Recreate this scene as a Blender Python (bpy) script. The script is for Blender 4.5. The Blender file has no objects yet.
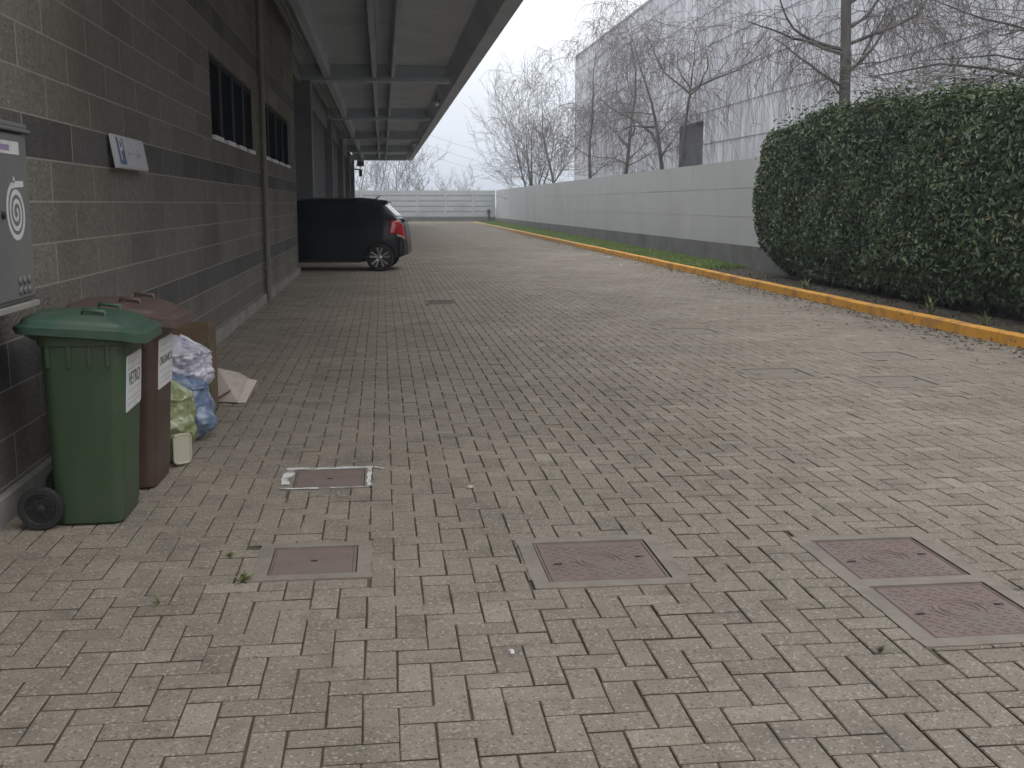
import bpy, bmesh, math, random
import numpy as np
from mathutils import Vector, Matrix, noise as mnoise
R = math.radians
random.seed(7)
rng = np.random.default_rng(7)
scene = bpy.context.scene
COL = scene.collection

# ------------------------------------------------------------------ materials
class NT:
    """small wrapper to write node trees briefly"""
    def __init__(s, mat):
        s.t = mat.node_tree; s.n = s.t.nodes; s.l = s.t.links
    def node(s, typ, **kw):
        n = s.n.new(typ)
        for k, v in kw.items():
            if k.startswith('i_'):
                n.inputs[k[2:].replace('_', ' ')].default_value = v
            else:
                setattr(n, k, v)
        return n
    def link(s, a, b): s.l.new(a, b)

def mat(name, color=(.5, .5, .5), rough=.6, metal=0., spec=.5, coat=0., alpha=1.):
    m = bpy.data.materials.new(name); m.use_nodes = True
    b = m.node_tree.nodes['Principled BSDF']
    b.inputs['Base Color'].default_value = (*color, 1)
    b.inputs['Roughness'].default_value = rough
    b.inputs['Metallic'].default_value = metal
    b.inputs['Specular IOR Level'].default_value = spec
    b.inputs['Coat Weight'].default_value = coat
    b.inputs['Alpha'].default_value = alpha
    return m

def noisy(name, c1, c2, scale=6., rough=.7, bump=.0, bscale=60., detail=6., stretch=(1, 1, 1), attr=None, aamt=.3,
          speck=None, metal=0., spec=.4, dirt=None, dscale=1.3, dlo=.5, dhi=.75, bdist=.01, coat=0., lo=.3, hi=.7):
    """two-tone noise colour, optional per-piece tone attribute, specks, dirt patches and bump"""
    m = mat(name, c1, rough, metal, spec, coat); t = NT(m); b = t.n['Principled BSDF']
    tc = t.node('ShaderNodeTexCoord')
    mp = t.node('ShaderNodeMapping'); mp.inputs['Scale'].default_value = stretch
    t.link(tc.outputs['Object'], mp.inputs['Vector'])
    nz = t.node('ShaderNodeTexNoise'); nz.inputs['Scale'].default_value = scale; nz.inputs['Detail'].default_value = detail
    nz.inputs['Roughness'].default_value = .65
    t.link(mp.outputs[0], nz.inputs['Vector'])
    mr = t.node('ShaderNodeMapRange'); mr.inputs[1].default_value = lo; mr.inputs[2].default_value = hi
    t.link(nz.outputs[0], mr.inputs[0])
    mx = t.node('ShaderNodeMix', data_type='RGBA'); mx.inputs[6].default_value = (*c1, 1); mx.inputs[7].default_value = (*c2, 1)
    t.link(mr.outputs[0], mx.inputs[0])
    out = mx.outputs[2]
    if attr:
        at = t.node('ShaderNodeAttribute', attribute_name=attr)
        r = t.node('ShaderNodeMapRange'); r.inputs[3].default_value = 1 - aamt; r.inputs[4].default_value = 1 + aamt
        t.link(at.outputs['Fac'], r.inputs[0])
        mu = t.node('ShaderNodeVectorMath', operation='SCALE'); t.link(out, mu.inputs[0]); t.link(r.outputs[0], mu.inputs['Scale'])
        out = mu.outputs[0]
    if dirt:
        d = t.node('ShaderNodeTexNoise'); d.inputs['Scale'].default_value = dscale; d.inputs['Detail'].default_value = 5
        t.link(tc.outputs['Object'], d.inputs['Vector'])
        r = t.node('ShaderNodeMapRange'); r.inputs[1].default_value = dlo; r.inputs[2].default_value = dhi
        t.link(d.outputs[0], r.inputs[0])
        m2 = t.node('ShaderNodeMix', data_type='RGBA'); t.link(r.outputs[0], m2.inputs[0]); t.link(out, m2.inputs[6]); m2.inputs[7].default_value = (*dirt, 1)
        out = m2.outputs[2]
    if speck:
        v = t.node('ShaderNodeTexVoronoi'); v.inputs['Scale'].default_value = speck[1]
        t.link(tc.outputs['Object'], v.inputs['Vector'])
        wn = t.node('ShaderNodeSeparateColor'); t.link(v.outputs['Color'], wn.inputs[0])
        r = t.node('ShaderNodeMapRange'); r.inputs[1].default_value = speck[2]; r.inputs[2].default_value = min(1, speck[2] + .05)
        t.link(wn.outputs[0], r.inputs[0])
        m2 = t.node('ShaderNodeMix', data_type='RGBA'); t.link(r.outputs[0], m2.inputs[0]); t.link(out, m2.inputs[6]); m2.inputs[7].default_value = (*speck[0], 1)
        out = m2.outputs[2]
    t.link(out, b.inputs['Base Color'])
    if bump:
        n2 = t.node('ShaderNodeTexNoise'); n2.inputs['Scale'].default_value = bscale; n2.inputs['Detail'].default_value = 8
        t.link(mp.outputs[0], n2.inputs['Vector'])
        bp = t.node('ShaderNodeBump'); bp.inputs['Strength'].default_value = bump; bp.inputs['Distance'].default_value = bdist
        t.link(n2.outputs[0], bp.inputs['Height']); t.link(bp.outputs[0], b.inputs['Normal'])
    return m

M = {}
# concrete block paving: brick tone, fine aggregate, damp stains, mossy tint, tyre grime
def paver_material():
    m = mat('paving_blocks', rough=.85, spec=.3); t = NT(m); b = t.n['Principled BSDF']
    tc = t.node('ShaderNodeTexCoord'); P = tc.outputs['Object']
    at = t.node('ShaderNodeAttribute', attribute_name='tone')
    ramp = t.node('ShaderNodeValToRGB'); e = ramp.color_ramp.elements
    e[0].position = 0; e[0].color = (.205, .1745, .138, 1); e[1].position = 1; e[1].color = (.292, .253, .2005, 1)
    for p, c in ((.25, (.23, .197, .1565, 1)), (.5, (.2415, .2078, .165, 1)), (.75, (.253, .219, .173, 1))):
        x = e.new(p); x.color = c
    t.link(at.outputs['Fac'], ramp.inputs[0]); out = ramp.outputs[0]
    def nz(scale, det=5, rough=.6, src=P):
        n = t.node('ShaderNodeTexNoise'); n.inputs['Scale'].default_value = scale; n.inputs['Detail'].default_value = det
        n.inputs['Roughness'].default_value = rough; t.link(src, n.inputs['Vector']); return n.outputs[0]
    def rng_(src, a, b_, c, d):
        r = t.node('ShaderNodeMapRange'); r.inputs[1].default_value = a; r.inputs[2].default_value = b_
        r.inputs[3].default_value = c; r.inputs[4].default_value = d; t.link(src, r.inputs[0]); return r.outputs[0]
    def scale(col, f):
        s = t.node('ShaderNodeVectorMath', operation='SCALE'); t.link(col, s.inputs[0]); t.link(f, s.inputs['Scale']); return s.outputs[0]
    def mixc(f, a, c):
        x = t.node('ShaderNodeMix', data_type='RGBA'); t.link(f, x.inputs[0]); t.link(a, x.inputs[6]); x.inputs[7].default_value = (*c, 1); return x.outputs[2]
    out = scale(out, rng_(nz(170, 3, .7), .25, .75, .62, 1.38))          # aggregate grain
    out = scale(out, rng_(nz(.45, 4), .3, .7, .86, 1.13))                # broad wear
    out = scale(out, rng_(nz(3.1, 6, .7), .36, .5, .80, 1.04))           # blotches
    out = mixc(rng_(nz(1.15, 5, .7), .57, .72, 0, .5), out, (.125, .112, .10))   # damp, oily patches
    out = mixc(rng_(nz(.8, 6, .72), .57, .72, 0, .2), out, (.20, .19, .14))  # thin algae
    out = mixc(rng_(nz(2.3, 6, .75), .63, .72, 0, .35), out, (.22, .165, .125))  # rusty earth
    v = t.node('ShaderNodeTexVoronoi'); v.inputs['Scale'].default_value = 125; t.link(P, v.inputs['Vector'])
    sp = t.node('ShaderNodeSeparateColor'); t.link(v.outputs['Color'], sp.inputs[0])
    out = mixc(rng_(sp.outputs[0], .90, .94, 0, .6), out, (.42, .40, .36))      # pale stones in the mix
    out = mixc(rng_(sp.outputs[1], .90, .94, 0, .55), out, (.08, .075, .07))
    t.link(out, b.inputs['Base Color'])
    t.link(rng_(nz(.9, 4), .4, .7, .95, .70), b.inputs['Roughness'])
    bp = t.node('ShaderNodeBump'); bp.inputs['Strength'].default_value = .55; bp.inputs['Distance'].default_value = .004
    t.link(nz(210, 5, .75), bp.inputs['Height']); t.link(bp.outputs[0], b.inputs['Normal'])
    return m
M['paver'] = paver_material()
M['joint'] = noisy('joint_sand', (.075, .062, .045), (.12, .10, .07), 9, .95)
M['earth'] = noisy('bare_earth', (.05, .042, .032), (.095, .08, .06), 1.2, .95, .6, 40, bdist=.02, dirt=(.06, .085, .03), dscale=.6)
M['meadow'] = noisy('rough_ground', (.09, .10, .05), (.15, .13, .08), .15, .95)
M['block'] = noisy('split_face_block', (.148, .138, .121), (.235, .219, .19), 17, .95, 1., 38, attr='tone', aamt=.11,
                   dirt=(.128, .106, .092), dscale=.7, bdist=.018, spec=.2)
M['darkblock'] = noisy('dark_block', (.078, .075, .073), (.12, .115, .111), 9, .9, .8, 45, attr='tone', aamt=.25, bdist=.01, spec=.3)
M['mortar'] = noisy('mortar', (.27, .255, .225), (.34, .32, .29), 20, .95, .3, 120)
M['concrete'] = noisy('concrete', (.23, .225, .205), (.32, .31, .285), 3, .9, .4, 60, dirt=(.15, .14, .12), dscale=1.1, bdist=.004)
M['precast'] = noisy('precast_concrete', (.20, .205, .21), (.27, .275, .28), 1.2, .85, .25, 50, dirt=(.14, .14, .14), dscale=.5, bdist=.004, stretch=(1, 1, .6))
M['soffit'] = noisy('veiled_canopy_concrete', (.45, .50, .57), (.54, .59, .66), 1.2, .8, .2, 50, dirt=(.38, .42, .475), dscale=.5, bdist=.004)  # raised, bluish base puts the lens veil under the canopy into the concrete
M['wallgrey'] = noisy('painted_wall', (.46, .475, .46), (.52, .535, .52), .5, .9, .25, 30, dirt=(.445, .455, .435), dscale=.35,
                      bdist=.004, stretch=(1, 1, .5))
M['walldark'] = noisy('grey_plinth_paint', (.165, .165, .16), (.22, .22, .21), 1.2, .9, .25, 40, dirt=(.12, .125, .10), dscale=.9, bdist=.004)
M['endgroove'] = mat('end_wall_groove', (.46, .48, .475), .9)
M['endwall'] = noisy('end_wall_concrete', (.49, .51, .505), (.56, .585, .58), .6, .9, .2, 30, dirt=(.42, .45, .455), dscale=.5, bdist=.004)
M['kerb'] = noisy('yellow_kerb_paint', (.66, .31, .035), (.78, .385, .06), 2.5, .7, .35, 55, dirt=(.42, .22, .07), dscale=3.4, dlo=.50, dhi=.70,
                  speck=((.20, .15, .10), 28, .955), bdist=.004)
M['greyiron'] = noisy('worn_cast_iron', (.18, .155, .125), (.23, .20, .16), 7, .85, .4, 140, spec=.4, dirt=(.24, .21, .18), dscale=4, bdist=.003)
M['oldframe'] = noisy('old_cover_concrete', (.20, .173, .14), (.26, .228, .185), 7, .9, .5, 90, dirt=(.17, .15, .125), dscale=4, bdist=.004)
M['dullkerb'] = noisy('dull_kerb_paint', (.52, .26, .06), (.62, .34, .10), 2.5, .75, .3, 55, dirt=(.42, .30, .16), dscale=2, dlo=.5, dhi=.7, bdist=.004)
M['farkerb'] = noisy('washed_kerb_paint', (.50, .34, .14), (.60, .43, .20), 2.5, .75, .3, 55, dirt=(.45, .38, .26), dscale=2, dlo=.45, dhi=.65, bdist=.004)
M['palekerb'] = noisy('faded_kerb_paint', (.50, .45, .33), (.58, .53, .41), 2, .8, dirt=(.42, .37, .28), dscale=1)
M['iron'] = noisy('rusty_cast_iron', (.155, .112, .098), (.21, .155, .135), 7, .72, .4, 140, metal=.0, spec=.45, dirt=(.17, .145, .125), dscale=3.5, bdist=.003)
M['frame'] = noisy('cover_concrete', (.20, .175, .145), (.27, .24, .20), 7, .9, .6, 90, dirt=(.16, .14, .12), dscale=4, bdist=.004)
M['whitepaint'] = noisy('worn_white_paint', (.55, .54, .52), (.72, .71, .69), 14, .7, dirt=(.30, .28, .25), dscale=11, dlo=.5, dhi=.66)
def facade_material():
    m = mat('weathered_cladding', rough=.75, spec=.3); t = NT(m); b = t.n['Principled BSDF']
    tc = t.node('ShaderNodeTexCoord')
    def nz(sc, stretch, det=6, rough=.7):
        mp = t.node('ShaderNodeMapping'); mp.inputs['Scale'].default_value = stretch; t.link(tc.outputs['Object'], mp.inputs['Vector'])
        n = t.node('ShaderNodeTexNoise'); n.inputs['Scale'].default_value = sc; n.inputs['Detail'].default_value = det
        n.inputs['Roughness'].default_value = rough; t.link(mp.outputs[0], n.inputs['Vector']); return n.outputs[0]
    def mr(src, a, b_, c, d):
        r = t.node('ShaderNodeMapRange'); r.inputs[1].default_value = a; r.inputs[2].default_value = b_
        r.inputs[3].default_value = c; r.inputs[4].default_value = d; t.link(src, r.inputs[0]); return r.outputs[0]
    def mixc(f, a, c):
        x = t.node('ShaderNodeMix', data_type='RGBA'); t.link(f, x.inputs[0])
        if isinstance(a, tuple): x.inputs[6].default_value = (*a, 1)
        else: t.link(a, x.inputs[6])
        x.inputs[7].default_value = (*c, 1); return x.outputs[2]
    o = mixc(mr(nz(.9, (1, 1, .05)), .44, .58, 0, .8), (.82, .82, .84), (.56, .56, .585))      # long rain streaks
    o = mixc(mr(nz(2.6, (1, 1, .09)), .47, .60, 0, .75), o, (.44, .44, .485))
    o = mixc(mr(nz(.16, (1, 1, .6), 3), .50, .66, 0, .4), o, (.55, .55, .59))     # cloudy patches
    o = mixc(mr(nz(6.5, (1, 1, .07)), .48, .62, 0, .55), o, (.47, .47, .51))
    t.link(o, b.inputs['Base Color'])
    return m
M['facade'] = facade_material()
M['seam'] = mat('cladding_seam', (.36, .36, .385), .7)
M['bark'] = noisy('bark', (.075, .068, .062), (.15, .14, .13), 5, .95, .8, 30, stretch=(1, 1, .3), dirt=(.10, .105, .075), bdist=.01)
M['twig'] = noisy('twig_bark', (.15, .128, .118), (.225, .195, .18), 3, .9)  # lightened: haze and bright sky bleeding over thin twigs put into the colour
M['hazetwig'] = noisy('hazed_twig_bark', (.23, .22, .22), (.32, .31, .31), 3, .9)  # paler, greyer copy of the twig bark; distance haze painted in
def leafmat(name, stops, rough=.38, trans=.12):
    m = mat(name, rough=rough, spec=.5); t = NT(m); b = t.n['Principled BSDF']
    at = t.node('ShaderNodeAttribute', attribute_name='tone')
    r = t.node('ShaderNodeValToRGB'); e = r.color_ramp.elements
    e[0].position, e[0].color = stops[0][0], (*stops[0][1], 1); e[1].position, e[1].color = stops[-1][0], (*stops[-1][1], 1)
    for p, c in stops[1:-1]: x = e.new(p); x.color = (*c, 1)
    t.link(at.outputs['Fac'], r.inputs[0]); t.link(r.outputs[0], b.inputs['Base Color'])
    b.inputs['Subsurface Weight'].default_value = 0
    return m
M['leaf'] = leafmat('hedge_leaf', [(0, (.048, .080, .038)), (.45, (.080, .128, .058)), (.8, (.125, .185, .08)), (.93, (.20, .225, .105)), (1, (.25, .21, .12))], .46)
M['grass'] = leafmat('grass_blade', [(0, (.13, .20, .05)), (.6, (.22, .32, .08)), (1, (.34, .34, .15))], .6)
M['weed'] = leafmat('weed_leaf', [(0, (.09, .12, .04)), (1, (.22, .22, .09))], .6)
M['litter'] = leafmat('dead_leaf', [(0, (.05, .035, .022)), (.6, (.10, .07, .04)), (1, (.17, .13, .08))], .8)
M['green'] = noisy('green_bin_plastic', (.034, .062, .030), (.045, .078, .038), 4, .48, .12, 120, spec=.4, stretch=(1, 1, .25), dirt=(.065, .08, .06), dscale=4, dlo=.5, dhi=.72, bdist=.002)
M['greenlid'] = noisy('green_lid_plastic', (.04, .082, .055), (.052, .10, .068), 5, .45, .12, 120, spec=.4, dirt=(.085, .11, .085), dscale=7, dlo=.5, dhi=.75, bdist=.002)
M['brown'] = noisy('brown_bin_plastic', (.058, .035, .027), (.076, .048, .037), 4, .5, .12, 120, spec=.4, dirt=(.09, .06, .05), dscale=4, bdist=.002)
M['brownlid'] = noisy('brown_lid_plastic', (.085, .056, .048), (.11, .076, .066), 5, .5, .1, 120, spec=.4, bdist=.002)
M['rubber'] = noisy('black_rubber', (.014, .014, .014), (.03, .03, .028), 12, .8)
M['blackplastic'] = mat('black_plastic', (.02, .02, .021), .45)
M['signface'] = noisy('sign_face', (.44, .45, .465), (.52, .53, .545), 8, .6)
M['label'] = noisy('label_plate', (.58, .59, .60), (.66, .67, .68), 8, .5, dirt=(.5, .49, .46), dscale=9)
M['ink'] = mat('black_print', (.03, .03, .03), .6)
M['blueink'] = mat('blue_print', (.035, .075, .19), .5)
M['greyink'] = mat('faded_grey_print', (.32, .32, .33), .6)
M['purpleink'] = mat('purple_print', (.27, .19, .33), .6)
M['cab'] = noisy('cabinet_paint', (.12, .122, .121), (.155, .158, .156), 3, .55, .08, 80, dirt=(.16, .16, .15), dscale=2, bdist=.002)
M['alu'] = mat('grey_aluminium', (.40, .41, .42), .45, .6)
M['darkmetal'] = noisy('dark_metal', (.05, .052, .055), (.075, .077, .08), 4, .55)
M['darkframe'] = mat('dark_window_frame', (.018, .02, .023), .85, 0, .2)
M['mullion'] = mat('grey_window_mullion', (.085, .09, .10), .85, 0, .1)
M['glass'] = mat('dark_window_glass', (.012, .016, .021), .5, 0, 0.)
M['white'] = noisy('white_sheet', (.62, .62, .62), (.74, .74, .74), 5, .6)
M['pipe'] = noisy('downpipe_paint', (.19, .175, .135), (.235, .22, .175), 4, .6, dirt=(.15, .14, .11), dscale=2)
M['doorpanel'] = noisy('grey_door_panel', (.10, .105, .115), (.15, .155, .165), 1.5, .5, dirt=(.08, .08, .085), dscale=1.5)
M['carpaint'] = mat('dark_navy_car_paint', (.006, .008, .013), .34, 0, .4, .25)
M['sideglass'] = mat('dark_side_glass', (.014, .016, .019), .08, 0, .5)
M['carglass'] = mat('tinted_car_glass', (.008, .009, .011), .03, 0, .6)
M['rearglass'] = mat('rear_screen_glass', (.03, .033, .036), .03, .25, 1., 1.)
M['chrome'] = mat('polished_alloy', (.58, .59, .60), .28, .9)
M['tail'] = mat('red_lamp_lens', (.42, .012, .02), .12, 0, .6, .8)
M['amber'] = mat('clear_lamp_lens', (.35, .28, .26), .12, 0, .6)
M['lampglass'] = mat('lamp_diffuser', (.75, .76, .78), .3)
M['card'] = noisy('brown_cardboard', (.115, .075, .047), (.15, .10, .065), 6, .9)
M['cardpale'] = noisy('pale_cardboard', (.44, .38, .335), (.54, .47, .42), 5, .85, dirt=(.36, .29, .24), dscale=6)
M['cardedge'] = noisy('cardboard_edge', (.075, .062, .038), (.13, .11, .062), 30, .9)
def plastic(name, c1, c2, scale=6, alpha=.9, dirt=None, dsc=9):
    m = noisy(name, c1, c2, scale, .16, .6, 26, spec=.8, bdist=.012, dirt=dirt, dscale=dsc, dlo=.56, dhi=.66)
    b = m.node_tree.nodes['Principled BSDF']; b.inputs['Alpha'].default_value = alpha
    return m
M['bagblue'] = plastic('blue_plastic_film', (.09, .14, .25), (.23, .29, .40), 9, .92, (.34, .39, .48))
M['bagwhite'] = plastic('lilac_white_plastic', (.46, .44, .51), (.56, .545, .615), 5, .97, (.30, .29, .38), 16)
M['bagyellow'] = plastic('yellow_green_plastic', (.17, .22, .10), (.34, .35, .18), 11, .95, (.46, .45, .33), 11)
M['tubwhite'] = mat('pale_food_tub', (.45, .43, .33), .4)

# ------------------------------------------------------------------ mesh helpers
BASE = {}
class MB:
    def __init__(s): s.v = []; s.f = []; s.m = []; s.n = 0; s.tone = []
    def add(s, vs, fs, mi=0, tone=None):
        k = s.n; s.v.extend(vs); s.n += len(vs)
        for f in fs: s.f.append([i + k for i in f]); s.m.append(mi); s.tone.append(.5 if tone is None else tone)
    def box(s, x0, x1, y0, y1, z0, z1, mi=0, T=None, tone=None):
        vs = [(x, y, z) for z in (z0, z1) for y in (y0, y1) for x in (x0, x1)]
        if T is not None: vs = [tuple(T @ Vector(v)) for v in vs]
        s.add(vs, [(0, 2, 3, 1), (4, 5, 7, 6), (0, 1, 5, 4), (2, 6, 7, 3), (0, 4, 6, 2), (1, 3, 7, 5)], mi, tone)
    def tube(s, pts, rad, n=6, mi=0, caps=True):
        pts = [Vector(p) for p in pts]
        if not hasattr(rad, '__len__'): rad = [rad] * len(pts)
        vs = []; fs = []
        ref = Vector((.31, .17, .93))
        for i, p in enumerate(pts):
            d = (pts[min(i + 1, len(pts) - 1)] - pts[max(i - 1, 0)])
            if d.length < 1e-9: d = Vector((0, 0, 1))
            d.normalize()
            a = d.cross(ref)
            if a.length < .2: a = d.cross(Vector((1, 0, 0)))
            a.normalize(); b = d.cross(a)
            for k in range(n):
                t = 2 * math.pi * k / n
                vs.append(tuple(p + (a * math.cos(t) + b * math.sin(t)) * rad[i]))
        for i in range(len(pts) - 1):
            for k in range(n):
                fs.append((i * n + k, i * n + (k + 1) % n, (i + 1) * n + (k + 1) % n, (i + 1) * n + k))
        if caps:
            fs.append(tuple(range(n - 1, -1, -1))); fs.append(tuple((len(pts) - 1) * n + k for k in range(n)))
        s.add(vs, fs, mi)
    def loft(s, rings, mi=0, closed=True, caps=(True, True)):
        n = len(rings[0]); vs = [tuple(p) for r in rings for p in r]; fs = []
        for i in range(len(rings) - 1):
            for k in range(n if closed else n - 1):
                fs.append((i * n + k, i * n + (k + 1) % n, (i + 1) * n + (k + 1) % n, (i + 1) * n + k))
        if caps[0]: fs.append(tuple(range(n - 1, -1, -1)))
        if caps[1]: fs.append(tuple((len(rings) - 1) * n + k for k in range(n)))
        s.add(vs, fs, mi)
    def lathe(s, prof, T, n=24, mi=0):
        """profile of (radius, height) turned about local z, placed by matrix T"""
        rings = [[tuple(T @ Vector((r * math.cos(2 * math.pi * k / n), r * math.sin(2 * math.pi * k / n), h))) for k in range(n)] for r, h in prof]
        s.loft(rings, mi)
    def prism(s, poly, T, d, mi=0):
        """2-D polygon (x, y) in T's plane, thickness d along local z"""
        n = len(poly)
        vs = [tuple(T @ Vector((x, y, 0))) for x, y in poly] + [tuple(T @ Vector((x, y, d))) for x, y in poly]
        fs = [tuple(range(n - 1, -1, -1)), tuple(range(n, 2 * n))] + [(k, (k + 1) % n, n + (k + 1) % n, n + k) for k in range(n)]
        s.add(vs, fs, mi)
    def build(s, name, mats, parent=None, smooth=False, bevel=0, tone=False):
        off = BASE.get(parent.name, Vector((0, 0, 0))) if parent else Vector((0, 0, 0))
        me = bpy.data.meshes.new(name)
        me.from_pydata([(v[0] - off.x, v[1] - off.y, v[2] - off.z) for v in s.v], [], s.f)
        if not isinstance(mats, (list, tuple)): mats = [mats]
        for m in mats: me.materials.append(M[m] if isinstance(m, str) else m)
        me.polygons.foreach_set('material_index', s.m)
        if tone:
            a = me.attributes.new('tone', 'FLOAT', 'FACE'); a.data.foreach_set('value', np.array(s.tone, dtype=np.float32))
        if smooth: me.polygons.foreach_set('use_smooth', [True] * len(s.f))
        bm = bmesh.new(); bm.from_mesh(me); bmesh.ops.recalc_face_normals(bm, faces=bm.faces); bm.to_mesh(me); bm.free()
        me.update()
        o = bpy.data.objects.new(name, me); COL.objects.link(o)
        if parent:
            o.parent = parent
            BASE[o.name] = off
        if bevel:
            b = o.modifiers.new('bevel', 'BEVEL'); b.width = bevel; b.segments = 2; b.limit_method = 'ANGLE'; b.angle_limit = R(40)
        if smooth == 'auto':
            me.set_sharp_from_angle(angle=R(38))
        return o

def fastmesh(name, V, F, mats, parent=None, tone=None, smooth=False, mi=None):
    """V (n,3); F (m,k) all the same k"""
    V = np.asarray(V, dtype=np.float32).copy()
    if parent is not None:
        off = BASE.get(parent.name, Vector((0, 0, 0))); V -= np.array(off, dtype=np.float32)
    F = np.asarray(F, dtype=np.int32); k = F.shape[1]
    me = bpy.data.meshes.new(name)
    me.vertices.add(len(V)); me.vertices.foreach_set('co', V.ravel())
    me.loops.add(F.size); me.loops.foreach_set('vertex_index', F.ravel())
    me.polygons.add(len(F)); me.polygons.foreach_set('loop_start', np.arange(0, F.size, k, dtype=np.int32))
    if not isinstance(mats, (list, tuple)): mats = [mats]
    for m in mats: me.materials.append(M[m])
    if mi is not None: me.polygons.foreach_set('material_index', np.asarray(mi, dtype=np.int32))
    if tone is not None:
        a = me.attributes.new('tone', 'FLOAT', 'FACE'); a.data.foreach_set('value', np.asarray(tone, dtype=np.float32))
    me.polygons.foreach_set('use_smooth', np.full(len(F), bool(smooth)))
    me.update(calc_edges=True)
    o = bpy.data.objects.new(name, me); COL.objects.link(o)
    if parent is not None: o.parent = parent; BASE[o.name] = BASE.get(parent.name, Vector((0, 0, 0)))
    return o

def thing(name, label, cat, loc, group=None):
    o = bpy.data.objects.new(name, None); COL.objects.link(o); o.empty_display_size = .2
    o.location = loc; BASE[o.name] = Vector(loc)
    o['label'] = label; o['category'] = cat
    if group: o['group'] = group
    return o
def tag(o, label, cat, group=None):
    o['label'] = label; o['category'] = cat
    if group: o['group'] = group
    return o
def structure(o): o['kind'] = 'structure'; return o
def stuff(o, label=None, cat=None):
    o['kind'] = 'stuff'
    if label: o['label'] = label; o['category'] = cat
    return o

def text_mesh(name, body, size, T, matname, parent, depth=.0006, sx=1.):
    cu = bpy.data.curves.new(name, 'FONT'); cu.body = body; cu.size = size; cu.align_x = 'CENTER'; cu.align_y = 'CENTER'; cu.extrude = depth
    cu.offset = size * .006
    tmp = bpy.data.objects.new(name, cu); COL.objects.link(tmp)
    dg = bpy.context.evaluated_depsgraph_get(); dg.update()
    me = bpy.data.meshes.new_from_object(tmp.evaluated_get(dg))
    bpy.data.objects.remove(tmp); bpy.data.curves.remove(cu)
    off = BASE.get(parent.name, Vector((0, 0, 0)))
    me.transform(Matrix.Translation(-off) @ T @ Matrix.Diagonal((sx, 1, 1, 1)))
    me.materials.clear(); me.materials.append(M[matname])
    o = bpy.data.objects.new(name, me); COL.objects.link(o); o.parent = parent
    return o

def frameT(origin, xdir, ydir):
    x = Vector(xdir).normalized(); y = Vector(ydir); y = (y - x * y.dot(x)).normalized(); z = x.cross(y)
    m = Matrix.Identity(4)
    for i, c in enumerate((x, y, z)):
        for j in range(3): m[j][i] = c[j]
    m.translation = Vector(origin); return m

# ------------------------------------------------------------------ camera
F_PX = 1090.
pitch = math.atan(180 / F_PX); yaw = math.atan(130 / math.hypot(180, F_PX))
cam = bpy.data.cameras.new('camera'); co = bpy.data.objects.new('camera', cam); COL.objects.link(co)
co.location = (0, 0, 1.477); co.rotation_euler = (math.pi / 2 - pitch, 0, -yaw)
cam.sensor_width = 36; cam.lens = F_PX / 1024 * 36; cam.clip_start = .05; cam.clip_end = 3000
scene.camera = co

# ------------------------------------------------------------------ light: overcast afternoon
w = bpy.data.worlds.new('World'); scene.world = w; w.use_nodes = True
nt = w.node_tree; bg = nt.nodes['Background']; bg.inputs['Strength'].default_value = .1
SUN_EL, SUN_AZ = 48, 130          # azimuth clockwise from +Y
sky = nt.nodes.new('ShaderNodeTexSky'); sky.sky_type = 'NISHITA'; sky.sun_disc = False
sky.sun_elevation = R(SUN_EL); sky.sun_rotation = R(SUN_AZ); sky.dust_density = 4; sky.ozone_density = 1
tc = nt.nodes.new('ShaderNodeTexCoord'); sep = nt.nodes.new('ShaderNodeSeparateXYZ'); nt.links.new(tc.outputs['Generated'], sep.inputs[0])
cr = nt.nodes.new('ShaderNodeValToRGB'); e = cr.color_ramp.elements      # cloud deck: paler above, bluish at the horizon
e[0].position = 0; e[0].color = (.385, .415, .47, 1); e[1].position = 1; e[1].color = (.82, .835, .87, 1)
for p_, c_ in ((.06, (.42, .445, .485, 1)), (.16, (.52, .53, .55, 1)), (.45, (.70, .715, .74, 1))):
    x_ = e.new(p_); x_.color = c_
nt.links.new(sep.outputs[2], cr.inputs[0])
mpn = nt.nodes.new('ShaderNodeMapping'); mpn.inputs['Scale'].default_value = (1.5, 1.5, 5); nt.links.new(tc.outputs['Generated'], mpn.inputs[0])
nzn = nt.nodes.new('ShaderNodeTexNoise'); nzn.inputs['Scale'].default_value = 1.6; nzn.inputs['Detail'].default_value = 5; nt.links.new(mpn.outputs[0], nzn.inputs['Vector'])
mrn = nt.nodes.new('ShaderNodeMapRange'); mrn.inputs[1].default_value = .3; mrn.inputs[2].default_value = .7; mrn.inputs[3].default_value = 20.5; mrn.inputs[4].default_value = 23.0
nt.links.new(nzn.outputs[0], mrn.inputs[0])
sc_ = nt.nodes.new('ShaderNodeVectorMath'); sc_.operation = 'SCALE'; nt.links.new(cr.outputs[0], sc_.inputs[0]); nt.links.new(mrn.outputs[0], sc_.inputs['Scale'])
mxn = nt.nodes.new('ShaderNodeMix'); mxn.data_type = 'RGBA'; mxn.inputs[0].default_value = .92
nt.links.new(sky.outputs[0], mxn.inputs[6]); nt.links.new(sc_.outputs[0], mxn.inputs[7]); nt.links.new(mxn.outputs[2], bg.inputs['Color'])
sl = bpy.data.lights.new('sun', 'SUN'); sl.energy = .5; sl.angle = R(35); sl.color = (1, .96, .9)
so = bpy.data.objects.new('sun', sl); COL.objects.link(so); so.location = (10, -10, 30)
d = Vector((math.sin(R(SUN_AZ)) * math.cos(R(SUN_EL)), math.cos(R(SUN_AZ)) * math.cos(R(SUN_EL)), math.sin(R(SUN_EL))))
so.rotation_euler = (-d).to_track_quat('-Z', 'Y').to_euler()
vs_ = scene.view_settings; vs_.view_transform = 'Standard'; vs_.look = 'None'; vs_.gamma = 1; vs_.exposure = .14; vs_.use_curve_mapping = False
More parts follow.
